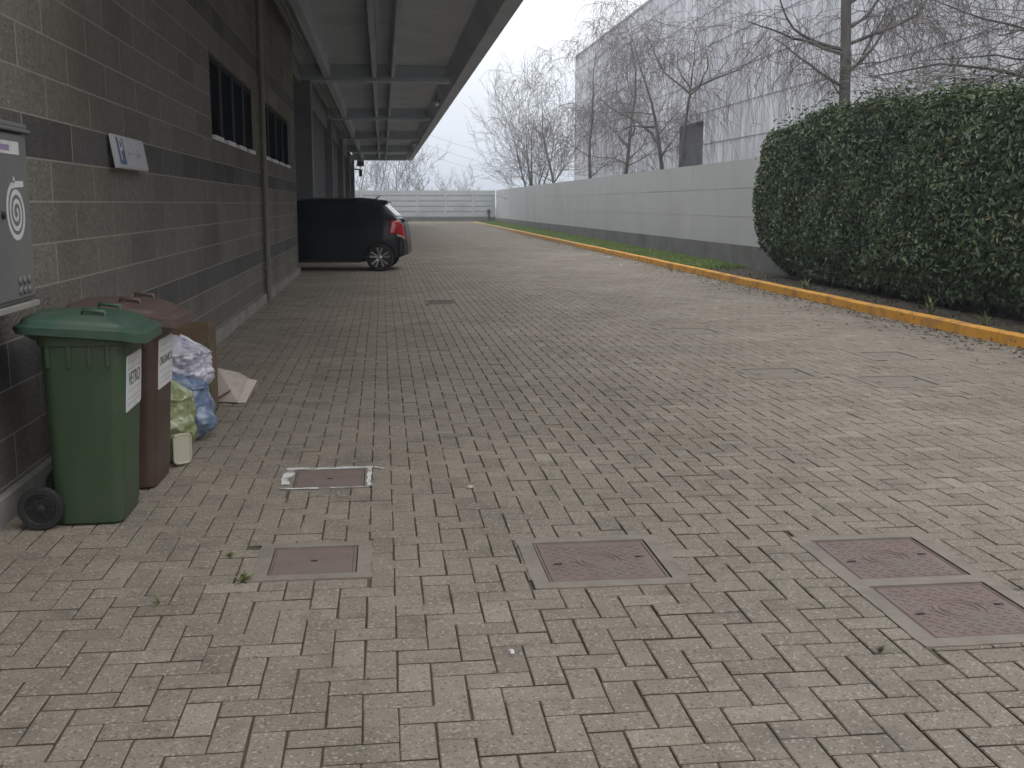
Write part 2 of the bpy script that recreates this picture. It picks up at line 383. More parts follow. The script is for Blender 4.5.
scene.render.engine = 'CYCLES'; scene.cycles.max_bounces = 6; scene.cycles.transparent_max_bounces = 12
scene.cycles.use_denoising = True

# ------------------------------------------------------------------ ground
g = MB(); g.add([(-900, -900, -.03), (900, -900, -.03), (900, 1500, -.03), (-900, 1500, -.03)], [(0, 1, 2, 3)])
structure(g.build('ground', 'meadow'))

COVERS = []   # (x0, x1, y0, y1) rectangles where no block is laid
COVER_DEFS = [
    dict(x0=-.49, x1=-.13, y0=4.28, y1=4.64, rim=.055, rot=0, cells=0, label='small square rusty manhole cover nearest the green bin'),
    dict(x0=-.50, x1=-.12, y0=5.66, y1=6.05, rim=.02, rot=0, cells=0, label='small square manhole cover outlined in worn white paint'),
    dict(x0=.627, x1=1.127, y0=4.07, y1=4.58, rim=.060, rot=0, cells=9, label='square rusty manhole cover alone at the middle of the paving'),
    dict(x0=1.857, x1=2.33, y0=3.96, y1=4.47, rim=.060, rot=0, cells=9, label='farther cover of the two rusty manhole covers laid side by side'),
    dict(x0=1.857, x1=2.33, y0=3.36, y1=3.88, rim=.060, rot=0, cells=9, label='nearer cover of the two rusty manhole covers laid side by side'),
    dict(x0=.64, x1=1.08, y0=16.3, y1=16.95, rim=.02, rot=0, cells=9, label='dark manhole cover in front of the parked car'),
    dict(x0=3.2, x1=3.7, y0=8.95, y1=9.45, rim=.06, rot=0, cells=9, label='worn manhole cover right of centre, left of the two near the kerb'),
    dict(x0=4.05, x1=4.55, y0=8.4, y1=8.9, rim=.06, rot=0, cells=9, label='worn manhole cover nearest to the kerb and hedge corner'),
    dict(x0=4.75, x1=5.15, y0=9.95, y1=10.4, rim=.10, rot=0, cells=0, label='manhole cover with a pale concrete rim close to the kerb'),
    dict(x0=3.3, x1=3.85, y0=12.2, y1=12.7, rim=.06, rot=0, cells=9, label='farthest worn manhole cover on the open paving before the wall'),
]
for c in COVER_DEFS: COVERS.append((c['x0'] - c['rim'], c['x1'] + c['rim'], c['y0'] - c['rim'], c['y1'] + c['rim']))

KX0, KX1 = 6.60, 7.2
def kerb_x(y): return 6.55 + .04 * max(0, min(1, (y - 8) / 20)) + .10 * max(0, (y - 20) / 12.5) ** 1.0 * (1 if y < 95 else 1) if y > 20 else 6.55 + .04 * max(0, min(1, (y - 8) / 20))
def pavers():
    U = .1055; OX, OY = .02, .0
    i0, i1 = int(-2.7 / U), int(7.35 / U); j0, j1 = -28, 822
    I, J = np.meshgrid(np.arange(i0, i1), np.arange(j0, j1), indexing='ij'); I = I.ravel(); J = J.ravel()
    k = (I + J) % 4
    hz = k == 0; vt = k == 2
    cx = np.concatenate([(I[hz] + 1.) * U, (I[vt] + .5) * U]) + OX
    cy = np.concatenate([(J[hz] + .5) * U, (J[vt] + 1.) * U]) + OY
    hx = np.concatenate([np.full(hz.sum(), U), np.full(vt.sum(), U / 2)])
    hy = np.concatenate([np.full(hz.sum(), U / 2), np.full(vt.sum(), U)])
    keep = np.ones(len(cx), bool)
    kx = np.array([kerb_x(y) for y in cy]); keep &= (cx - hx < kx - .005)
    keep &= cx + hx > np.where((cy > 23.9) & (cy < 29.0), -9, -1.80)
    for (a, b, c_, d_) in COVERS:
        keep &= ~((cx - hx > a) & (cx + hx < b) & (cy - hy > c_) & (cy + hy < d_))
    cx, cy, hx, hy = cx[keep], cy[keep], hx[keep], hy[keep]
    # blocks cut by the mason where a cover's surround is in the way
    cut = np.ones(len(cx), bool)
    for (a, b, c_, d_) in COVERS:
        for q in np.where((cx + hx > a) & (cx - hx < b) & (cy + hy > c_) & (cy - hy < d_))[0]:
            x0, x1, y0, y1 = cx[q] - hx[q], cx[q] + hx[q], cy[q] - hy[q], cy[q] + hy[q]
            opts = [(x0, min(x1, a), y0, y1), (max(x0, b), x1, y0, y1), (x0, x1, y0, min(y1, c_)), (x0, x1, max(y0, d_), y1)]
            o_ = max(opts, key=lambda r: max(0, r[1] - r[0]) * max(0, r[3] - r[2]))
            if min(o_[1] - o_[0], o_[3] - o_[2]) < .018: cut[q] = False; continue
            cx[q], hx[q], cy[q], hy[q] = (o_[0] + o_[1]) / 2, (o_[1] - o_[0]) / 2, (o_[2] + o_[3]) / 2, (o_[3] - o_[2]) / 2
    cx, cy, hx, hy = cx[cut], cy[cut], hx[cut], hy[cut]
    n = len(cx)
    tone = np.clip(rng.normal(.5, .2, n), 0, 1)
    # worn or replaced darker blocks
    dk = rng.random(n) < .03; tone[dk] *= .35
    dz = rng.normal(0, .0009, n); tx = rng.normal(0, .0045, n); ty = rng.normal(0, .0045, n); rz = rng.normal(0, .007, n)
    jx = rng.normal(0, .0009, n); jy = rng.normal(0, .0009, n)
    gap = .0019 + .0018 * rng.random(n); gpy = .0032 + .0030 * rng.random(n)
    near = cy < 34
    sg = np.array([(-1, -1), (1, -1), (1, 1), (-1, 1)], float)
    def ring(sel, inset, z):
        m = sel.sum(); V = np.zeros((m, 4, 3))
        a = (hx[sel] - gap[sel] - inset)[:, None] * sg[None, :, 0]; b = (hy[sel] - gpy[sel] - inset)[:, None] * sg[None, :, 1]
        c_, s_ = np.cos(rz[sel])[:, None], np.sin(rz[sel])[:, None]
        V[:, :, 0] = (cx + jx)[sel][:, None] + a * c_ - b * s_; V[:, :, 1] = (cy + jy)[sel][:, None] + a * s_ + b * c_
        V[:, :, 2] = z + dz[sel][:, None] + a * tx[sel][:, None] + b * ty[sel][:, None]
        return V
    A = np.concatenate([ring(near, .0035, 0.), ring(near, 0., -.0035), ring(near, 0., -.014)], axis=1)   # n,12,3
    f = [(0, 1, 2, 3)] + [(4 + a, 4 + (a + 1) % 4, (a + 1) % 4, a) for a in range(4)] + [(8 + a, 8 + (a + 1) % 4, 4 + (a + 1) % 4, 4 + a) for a in range(4)]
    f = np.array(f); m = len(A)
    FA = (f[None] + (np.arange(m) * 12)[:, None, None]).reshape(-1, 4)
    tA = np.repeat(tone[near], 9)
    B = ring(~near, .002, 0.); FB = np.arange(len(B) * 4).reshape(-1, 4) + m * 12; tB = tone[~near]
    V = np.concatenate([A.reshape(-1, 3), B.reshape(-1, 3)])
    # the sand bed the blocks lie in
    bed = np.array([(-9, -3, -.0085), (7.6, -3, -.0085), (7.6, 89, -.0085), (-9, 89, -.0085)]); nb = len(V)
    V = np.concatenate([V, bed]); Fq = np.concatenate([FA, FB, [[nb, nb + 1, nb + 2, nb + 3]]])
    mi = np.zeros(len(Fq), int); mi[-1] = 1; mi[:m * 9] = np.tile([0, 0, 0, 0, 0, 1, 1, 1, 1], m)
    structure(fastmesh('paved_yard', V, Fq, ['paver', 'joint'], tone=np.concatenate([tA, tB, [.5]]), mi=mi))
pavers()

# planting strip between kerb and boundary wall
strip = MB()
ys = [-3, 8, 14, 20, 26, 36, 50, 70, 90]
for a, b in zip(ys[:-1], ys[1:]):
    strip.add([(kerb_x(a) + .1, a, .075), (9.8, a, .075), (9.8, b, .075), (kerb_x(b) + .1, b, .075)], [(0, 1, 2, 3)])
structure(strip.build('planting_strip', 'earth'))
strip2 = MB(); strip2.add([(-12, 86.9, .06), (7.3, 86.9, .06), (7.3, 91.2, .06), (-12, 91.2, .06)], [(0, 1, 2, 3)])
structure(strip2.build('verge', 'earth'))
# yellow kerb stones with joints
kb = MB(); y = -3.
while y < 86.5:
    L = 1.0; y1 = min(y + L - .012, 86.6)
    x0, x1 = kerb_x(y), kerb_x(y1); dzk = random.uniform(-.004, .004); dxk = random.uniform(-.006, .006)
    prof = lambda x: [(x, -.02), (x + .012, .112), (x + .03, .128), (x + .135, .128), (x + .14, -.02)]
    r0 = [(px + dxk, y, pz + dzk) for px, pz in prof(x0)]; r1 = [(px + dxk, y1, pz + dzk) for px, pz in prof(x1)]
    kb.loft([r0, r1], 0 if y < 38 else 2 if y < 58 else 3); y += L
x = 7.25
while x > -12:
    kb.box(x - .99, x, 86.7, 86.84, -.02, .13, 1); x -= 1.0
structure(kb.build('kerb', ['kerb', 'palekerb', 'dullkerb', 'farkerb']))

# ------------------------------------------------------------------ manhole covers
for ci, c in enumerate(COVER_DEFS):
    x0, x1, y0, y1, rim = c['x0'], c['x1'], c['y0'], c['y1'], c['rim']
    cxm, cym = (x0 + x1) / 2, (y0 + y1) / 2
    t = thing('manhole_cover', c['label'], 'manhole cover', (cxm, cym, 0), 'manhole covers in the paving')
    fr = MB(); zt = .004 if ci < 6 else .003
    # concrete surround with chipped, uneven outer edge
    def edge(px, py):
        k = abs(mnoise.noise((px * 9, py * 9, 3.1 + ci))) * .016
        return k
    N = 14
    def outer(sx0, sy0, sx1, sy1):
        pts = []
        for i in range(N): pts.append((sx0 + (sx1 - sx0) * i / N, sy0 + (sy1 - sy0) * i / N))
        return pts
    o_ = outer(x0 - rim, y0 - rim, x1 + rim, y0 - rim) + outer(x1 + rim, y0 - rim, x1 + rim, y1 + rim) + outer(x1 + rim, y1 + rim, x0 - rim, y1 + rim) + outer(x0 - rim, y1 + rim, x0 - rim, y0 - rim)
    i_ = outer(x0, y0, x1, y0) + outer(x1, y0, x1, y1) + outer(x1, y1, x0, y1) + outer(x0, y1, x0, y0)
    o_ = [(px + math.copysign(edge(px, py) + .002, px - cxm), py + math.copysign(edge(py + 5, px) + .002, py - cym)) for px, py in o_]
    rings = [[(px, py, -.014) for px, py in o_], [(px, py, zt) for px, py in o_], [(px, py, zt + .0005) for px, py in i_], [(px, py, -.02) for px, py in i_]]
    fr.loft(rings, 0, True, (False, False)); fr.build('surround', 'frame' if ci < 6 else 'oldframe', t)
    pl = MB(); gp = .006
    pl.box(x0 + gp, x1 - gp, y0 + gp, y1 - gp, -.02, -.001)
    # cast tread: raised square bars in two directions plus a ring, lifting slots
    if c['cells'] and ci < 6:
        nd = 9; a0, a1, b0, b1 = x0 + .03, x1 - .03, y0 + .03, y1 - .03
        st = (x1 - x0) / nd
        for u in range(-nd, nd + 1):
            for w_ in range(-nd, nd + 1):
                mx, my = cxm + (u + w_) * st * .5, cym + (u - w_) * st * .5
                if not (a0 + .01 < mx < a1 - .01 and b0 + .01 < my < b1 - .01): continue
                if .055 < math.hypot(mx - cxm, my - cym) < .105: continue
                hl, hw = st * .30, .0065
                ang = R(45) if (u + w_) % 2 else R(135)
                T = Matrix.Translation((mx, my, 0)) @ Matrix.Rotation(ang, 4, 'Z')
                pl.box(-hl, hl, -hw, hw, -.0015, .0008, 0, T)
        for rr in (.07, .095):
            pl.tube([(cxm + rr * math.cos(k_ * math.pi / 12), cym + rr * math.sin(k_ * math.pi / 12), -.001) for k_ in range(25)], .004, 5)
        pl.tube([(x0 + .018, y0 + .018, -.001), (x1 - .018, y0 + .018, -.001), (x1 - .018, y1 - .018, -.001), (x0 + .018, y1 - .018, -.001), (x0 + .018, y0 + .018, -.001)], .004, 4)
    else:
        pl.tube([(x0 + .018, y0 + .018, -.001), (x1 - .018, y0 + .018, -.001), (x1 - .018, y1 - .018, -.001), (x0 + .018, y1 - .018, -.001), (x0 + .018, y0 + .018, -.001)], .003, 4)
    plo = pl.build('cover_plate', 'iron' if ci < 6 else 'greyiron', t)
    if c['cells']:
        for sx in (-1, 1): sl_ = MB(); sl_.box(cxm + sx * (x1 - x0) * .36 - .018, cxm + sx * (x1 - x0) * .36 + .018, cym + sx * .03 - .006, cym + sx * .03 + .006, -.0012, .0022); sl_.build('lifting_slot', 'rubber', plo)
    else: sl_ = MB(); sl_.box(cxm - .014, cxm + .014, cym - .007, cym + .007, -.0012, .0012); sl_.build('lifting_slot', 'rubber', plo)
    if ci == 1:
        def stripe(p0, p1, wd, n=26, sd=0):
            L_ = []; Rr = []; wp = MB()
            p0 = Vector((*p0, 0)); p1 = Vector((*p1, 0)); dd = (p1 - p0).normalized(); nn = Vector((-dd.y, dd.x, 0))
            for i in range(n + 1):
                q = p0.lerp(p1, i / n)
                a = wd * (.55 + .6 * mnoise.noise((q.x * 14 + sd, q.y * 14, 1.3))); b = wd * (.55 + .6 * mnoise.noise((q.x * 11, q.y * 11 + sd, 7.7)))
                a = max(.003, a); b = max(.003, b)
                L_.append(tuple(q + nn * a)); Rr.append(tuple(q - nn * b))
            for i in range(n):
                z = .0062
                wp.add([(L_[i][0], L_[i][1], z), (L_[i + 1][0], L_[i + 1][1], z), (Rr[i + 1][0], Rr[i + 1][1], z), (Rr[i][0], Rr[i][1], z)], [(0, 1, 2, 3)])
            wp.build('painted_line', 'whitepaint', t)
        stripe((x0 - .06, y1 + .03), (x1 + .04, y1 + .025), .032, 26, 2)
        stripe((x1 + .02, y1 + .02), (x1 + .025, y0 - .0), .022, 20, 5)
        stripe((x0 - .06, y0 - .02), (x0 + .14, y0 - .022), .022, 18, 9)
        stripe((x0 + .20, y0 - .022), (x1 + .02, y0 - .018), .010, 14, 3)
        stripe((x0 - .035, y1 + .0), (x0 - .045, y0 + .07), .035, 16, 4)
        stripe((x1 + .05, y1 + .03), (x1 + .10, y1 - .02), .016, 10, 14)

# ------------------------------------------------------------------ the warehouse on the left
WX = -1.80; C0 = .60; CH = .2225
house = thing('warehouse', 'grey block warehouse along the left with dark bands, columns and a deep canopy', 'building', (WX, 10, 0))
WIN_Z0, WIN_Z1 = 2.1575, 3.09
GROUPS = [(12.3, 16.55), (17.45, 22.7)]
wl = MB()
zs = [.12, .155, .3775, .6, .8225, 1.045, 1.2675, 1.49, 1.7125, 1.935, 2.1575, 2.38, 2.61, 2.85, 3.09, 3.36, 3.61, 3.83, 4.05, 4.28, 4.50, 4.73, 4.97]
Y0, Y1 = -4., 23.9
for r_, (za, zb) in enumerate(zip(zs[:-1], zs[1:])):
    dark = any(abs(za - q_) < .01 for q_ in (.6, 1.7125, 3.36))
    y = Y0 - (.45 if r_ % 2 else 0)
    while y < Y1:
        ya, yb = max(y, Y0), min(y + .9, Y1); y += .9
        segs = [(ya, yb)]
        if za > WIN_Z0 - .01 and zb < WIN_Z1 + .01:
            for (ga, gb) in GROUPS:
                ns = []
                for (p, q) in segs:
                    if q <= ga or p >= gb: ns.append((p, q)); continue
                    if p < ga: ns.append((p, ga))
                    if q > gb: ns.append((gb, q))
                segs = ns
        for (p, q) in segs:
            if q - p < .03: continue
            tn = min(1, max(0, random.gauss(.5, .25))); pr_ = random.uniform(-.0006, .0006)
            wl.box(WX - .2, WX + pr_, p + .010, q - .010, za + .005, zb - .005, 1 if dark else 0, None, tn)
# mortar bed just behind the block faces
zb0, zt0 = .12, zs[-1]
wl.box(WX - .19, WX - .0012, Y0 + .01, Y1 - .01, zb0, WIN_Z0, 2); wl.box(WX - .19, WX - .0012, Y0 + .01, Y1 - .01, WIN_Z1, zt0, 2)
for a, b in ((Y0 + .01, GROUPS[0][0]), (GROUPS[0][1], GROUPS[1][0]), (GROUPS[1][1], Y1 - .01)): wl.box(WX - .19, WX - .0012, a, b, WIN_Z0, WIN_Z1, 2)
wl.build('wall', ['block', 'darkblock', 'mortar'], house, tone=True)
sk = MB(); y = Y0
while y < Y1:
    sk.box(WX - .19, WX + .035, y, min(y + 2.4, Y1 + .02) - .006, -.02, .135); y += 2.4
sk.build('skirting', 'concrete', house, bevel=.008)
# windows: two rows of four
for (ga, gb) in GROUPS:
    wdt = (gb - ga) / 4
    for k_ in range(4):
        a, b = ga + k_ * wdt, ga + (k_ + 1) * wdt
        f = MB(); d0, d1 = WX - .11, WX - .05; fw_ = .05
        f.box(d0, d1, a + .003, a + fw_, WIN_Z0, WIN_Z1); f.box(d0, d1, b - fw_, b - .003, WIN_Z0, WIN_Z1)
        f.box(d0, d1, a + fw_, b - fw_, WIN_Z0, WIN_Z0 + .06); f.box(d0, d1, a + fw_, b - fw_, WIN_Z1 - .06, WIN_Z1)
        f.box(d1 - .01, WX - .004, a + .004, b - .004, WIN_Z0 + .0005, WIN_Z0 + .012)
        if k_: f.box(WX - .105, WX - .035, a - .04, a + .04, WIN_Z0 + .001, WIN_Z1 - .001, 1)
        fo = f.build('window', ['darkframe', 'mullion'], house)
        p = MB(); p.box(d0 + .02, d0 + .03, a + fw_ - .005, b - fw_ + .005, WIN_Z0 + .05, WIN_Z1 - .05); p.build('pane', 'glass', fo)
        s_ = MB(); s_.box(WX - .048, WX + .012, a + .15, b - .22, WIN_Z0 + .013, WIN_Z0 + .065); s_.build('sill_glint', 'white', fo)  # white dash imitating the bright light gap at the foot of the pane
dp = MB(); dp.tube([(WX + .06, 16.95, .02), (WX + .06, 16.95, 4.97)], .042, 14)
for zc in (.5, 2.0, 3.6): dp.box(WX - .002, WX + .06, 16.90, 17.0, zc, zc + .04)
dp.build('downpipe', 'pipe', house, smooth='auto')

# recess, columns, doors, upper wall
CZ = 4.58                                         # underside of the canopy beams
BEAM_Y = [29.0 + 12.95 * k_ for k_ in range(4)]
def col_x(y): return -1.75 - .18 * (y - 29) / 51
bw = MB()
bw.box(-24, -2.05, -4, Y1 - .02, 4.98, 9.0)             # body above
bw.box(-24, -2.25, Y1, 81.2, 4.98, 9.0)
bw.box(-24, -23.8, -4, 81.2, -.02, 4.97)
bw.box(-23.8, -2.05, -3.99, -3.8, -.02, 4.97)
bw.box(-23.8, -2.3, 80.9, 81.19, -.02, 4.97)
bw.box(-9, -2.01, Y1 - .22, Y1 - .004, -.02, 4.97); bw.box(-9, -2.4, 29.0, 29.2, -.02, 4.97)   # bay side walls
bw.box(-9.2, -9, Y1 - .22, 29.2, -.02, 4.97)                                # bay back
bw.box(-9, -2.0, Y1, 29.0, 4.5, 4.96)                                 # bay ceiling
bw.build('inner_walls', 'precast', house)
for k_, by in enumerate(BEAM_Y + [80.6]):
    cx_ = col_x(by); c_ = MB(); c_.box(cx_ - .5, cx_, by, by + .55, -.02, CZ + .02); c_.build('column', 'precast', house, bevel=.02)
for k_, by in enumerate(BEAM_Y):
    ny = (BEAM_Y + [80.6])[k_ + 1]; ya, yb = by + .57, ny - .02
    xa, xb = col_x(ya) - .30, col_x(yb) - .30
    dr = MB(); n = int((yb - ya) / .12); rings = []
    lo_, hi_ = [], []
    for i in range(n * 4 + 1):
        yy = ya + (yb - ya) * i / (n * 4); xx = xa + (xb - xa) * i / (n * 4) + (.03 if i % 4 in (1, 2) else 0)
        lo_.append((xx, yy, -.02)); hi_.append((xx, yy, 4.2))
    dr.loft([lo_, hi_], 0, False, (False, False))
    dr.build('loading_door', 'doorpanel', house)
    li = MB(); li.box(xa - .05, xa + .09, ya, yb, 4.2, 4.98); li.build('lintel', 'precast', house)

# canopy
CY0, CY1 = 5.2, 81.2
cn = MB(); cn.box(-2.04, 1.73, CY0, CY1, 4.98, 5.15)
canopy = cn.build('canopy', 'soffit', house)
ed = MB()
yy = CY0
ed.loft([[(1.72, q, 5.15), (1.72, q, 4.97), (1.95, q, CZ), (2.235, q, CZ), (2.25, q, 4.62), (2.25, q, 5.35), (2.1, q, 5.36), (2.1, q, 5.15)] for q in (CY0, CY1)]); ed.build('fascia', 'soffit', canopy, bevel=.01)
for by in [5.2, 16.05] + BEAM_Y[:] + [80.6]:
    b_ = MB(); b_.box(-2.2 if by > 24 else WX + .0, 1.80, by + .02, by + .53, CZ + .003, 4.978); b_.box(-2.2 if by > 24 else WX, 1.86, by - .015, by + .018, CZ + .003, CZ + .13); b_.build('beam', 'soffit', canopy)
edges = [CY0, 16.05] + BEAM_Y + [80.6]
for a, b in zip(edges[:-1], edges[1:]):
    for xr, wd in ((-1.33, .16), (-.135, .09), (.34, .09)):
        rb = MB(); yA = a + .56; yB = b - .02
        # tapered stem of a double-tee plank
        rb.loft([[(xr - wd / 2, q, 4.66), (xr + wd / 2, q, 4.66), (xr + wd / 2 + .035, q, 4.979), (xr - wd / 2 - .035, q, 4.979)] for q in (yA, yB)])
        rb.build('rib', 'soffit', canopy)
for a_, b_ in ((6.4, 23.5), (29.4, 41.6), (42.4, 54.5)):
    for xo in (-1.58, -1.50): cd = MB(); cd.tube([(xo, a_, 4.62), (xo, b_, 4.62)], .018, 8); cd.build('conduit', 'pipe', house)
# lamps under the canopy and the floodlight at its end
for (ly, lb) in ((35.4, 'small white bulkhead lamp under the canopy edge, the nearer of two'), (60.1, 'small white bulkhead lamp under the canopy edge, the farther of two')):
    t = thing('canopy_lamp', lb, 'lamp', (1.8, ly, CZ), 'lamps under the canopy edge')
    a = MB(); a.lathe([(.001, .25), (.03, .24), (.03, 0), (.12, 0), (.12, -.05), (.10, -.06)], Matrix.Translation((1.76, ly, 4.72)), 16); a.build('lamp_base', 'alu', t, smooth='auto')
    a = MB(); a.lathe([(.10, -.055), (.105, -.10), (.085, -.16), (.04, -.19), (.001, -.195)], Matrix.Translation((1.76, ly, 4.72)), 16); a.build('diffuser', 'lampglass', t, smooth=True)
t = thing('floodlight', 'dark floodlight on a bracket at the far end of the warehouse', 'floodlight', (-1.5, 81.5, 4.2))
a = MB(); a.tube([(-1.95, 81.25, 3.96), (-1.5, 81.5, 3.96), (-1.5, 81.5, 4.2)], .05, 8); a.build('bracket', 'darkmetal', t)
a = MB(); a.box(-1.75, -1.25, 81.35, 81.65, 4.18, 4.62); a.build('lamp_head', 'darkmetal', t, bevel=.03)
a = MB(); a.box(-1.62, -1.38, 81.4, 81.6, 3.45, 3.94); a.build('ballast_box', 'darkmetal', t, bevel=.02)

# ------------------------------------------------------------------ wall sign
sg_ = thing('wall_sign', 'white tilted sign board with a blue panel fixed on the dark block band', 'sign', (WX + .01, 8.1, 1.82))
ya, yb = 7.62, 8.56
org = Vector((WX + .038, ya, 1.935)); dn = Vector((.034, 0, -.212)); yv = Vector((0, 1, 0))
# local x along +Y (to the right seen from the yard), local y up the tilted face
Ts = frameT(org + dn, (0, 1, 0), -dn)
fh = dn.length; L = yb - ya
bx = MB()
bx.loft([[(WX + .014, q, 1.937), (WX + .0385, q, 1.937), (WX + .0725, q, 1.723), (WX + .068, q, 1.713), (WX + .048, q, 1.713)] for q in (ya, yb)]); bx.build('sign_box', 'signface', sg_, bevel=.003)
for q in (ya + .06, yb - .1): bk = MB(); bk.box(WX + .0005, WX + .045, q, q + .04, 1.74, 1.92); bk.build('bracket', 'blackplastic', sg_)
def plate(T, x0, x1, y0, y1, z0, z1, matn, name, parent):
    b = MB(); b.box(x0, x1, y0, y1, z0, z1, 0, T); return b.build(name, matn, parent)
fp = plate(Ts, .012, L - .012, .008, fh - .006, .001, .004, 'signface', 'sign_face', sg_)
plate(Ts, .06, .25, .018, fh - .02, .0042, .0052, 'blueink', 'blue_panel', fp)
text_mesh('symbol', 'P', .22, Ts @ Matrix.Translation((.155, .112, .0062)), 'label', fp, .0005, 1.0)
def bar(gm, T, cx_, cy_, l_, w_, a_): gm.box(-l_ / 2, l_ / 2, -w_ / 2, w_ / 2, .0043, .005, 0, T @ Matrix.Translation((cx_, cy_, 0)) @ Matrix.Rotation(R(a_), 4, 'Z'))
gm = MB()
for b_ in ((.40, .10, .11, .012, 0), (.36, .112, .05, .012, 45), (.36, .088, .05, .012, -45)): bar(gm, Ts, *b_)
gm.build('faded_arrow', 'greyink', fp)
gm = MB()
for b_ in ((.66, .105, .03, .06, 0), (.71, .10, .05, .022, 0), (.62, .09, .05, .02, 0)): bar(gm, Ts, *b_)
gm.build('faded_symbol', 'greyink', fp)

# ------------------------------------------------------------------ meter cabinet with spiral arrow
CXF = -1.60
cb = thing('meter_cabinet', 'grey utility cabinet on the wall with a white spiral arrow mark', 'cabinet', (WX, 4.7, 1.03))
CYA, CYB = 4.25, 5.255
a = MB(); a.box(WX + .006, CXF, CYA, CYB, 1.045, 1.785); a.build('housing', 'cab', cb, bevel=.006)
a = MB(); a.box(WX + .006, CXF + .025, CYA - .02, CYB + .025, 1.788, 1.806); a.box(WX + .006, CXF + .012, CYA - .01, CYB + .012, 1.806, 1.83); a.build('cap', 'cab', cb, bevel=.006)
a = MB(); a.box(WX + .006, CXF + .018, CYA - .01, CYB + .012, 1.015, 1.042); a.build('base_rail', 'concrete', cb, bevel=.004)
a = MB(); a.box(CXF + .001, CXF + .012, CYA + .02, CYB - .02, 1.065, 1.775); dro = a.build('cabinet_door', 'cab', cb, bevel=.003)
Tc = frameT((CXF + .0125, 5.045, 1.44), (0, 1, 0), (0, 0, 1))
sp = MB(); turns = 2.9; n = 130; Rm = .125
A_ = []; B_ = []
for i in range(n + 1):
    u = i / n; th = R(100) + (1 - u) * -turns * 2 * math.pi + 0
    th = R(112) - (turns * 2 * math.pi) * (1 - u) * -1
    r = .012 + (Rm - .012) * u; wd = .0085 + .004 * u
    th = R(115) + (1 - u) * turns * 2 * math.pi
    A_.append(((r + wd) * math.cos(th), (r + wd) * math.sin(th))); B_.append(((r - wd) * math.cos(th), (r - wd) * math.sin(th)))
for i in range(n):
    q = [A_[i], A_[i + 1], B_[i + 1], B_[i]]; sp.add([tuple(Tc @ Vector((x, y, .0006))) for x, y in q], [(0, 1, 2, 3)])
# tail: from the outer end sweeping right into a bar with a barb
ex, ey = Rm * math.cos(R(115)), Rm * math.sin(R(115))
tail = [[(ex - .006, ey + .012), (ex - .004, ey - .012), (ex + .045, ey - .008), (ex + .045, ey + .026)], [(ex + .045, ey - .006), (ex + .165, ey - .002), (ex + .165, ey + .024), (ex + .045, ey + .022)],
        [(ex + .02, ey + .01), (ex + .06, ey + .02), (ex + .042, ey + .048)]]
for q in tail: sp.add([tuple(Tc @ Vector((x, y, .0012))) for x, y in q], [tuple(range(len(q)))])
sp.build('spiral_mark', 'label', dro)
for i in range(3):
    for j in range(2): a = MB(); a.lathe([(.020, .0), (.017, .007), (.008, .010), (.001, .0105)], frameT((CXF + .0125, 5.02 + i * .062, 1.10 + j * .045), (0, 1, 0), (0, 0, 1)), 12); a.build('vent', 'cab', dro, smooth=True)
a = MB(); a.lathe([(.016, 0), (.016, .010), (.010, .013), (.001, .013)], frameT((CXF + .0125, 4.86, 1.43), (0, 1, 0), (0, 0, 1)), 16); a.build('lock', 'blackplastic', dro, smooth='auto')
a = MB(); a.box(CXF + .0122, CXF + .0135, 4.86, 5.13, 1.69, 1.745); st_ = a.build('sticker', 'label', dro)
a = MB(); a.box(CXF + .0136, CXF + .0142, 4.89, 5.0, 1.703, 1.728); a.build('sticker_print', 'purpleink', st_)

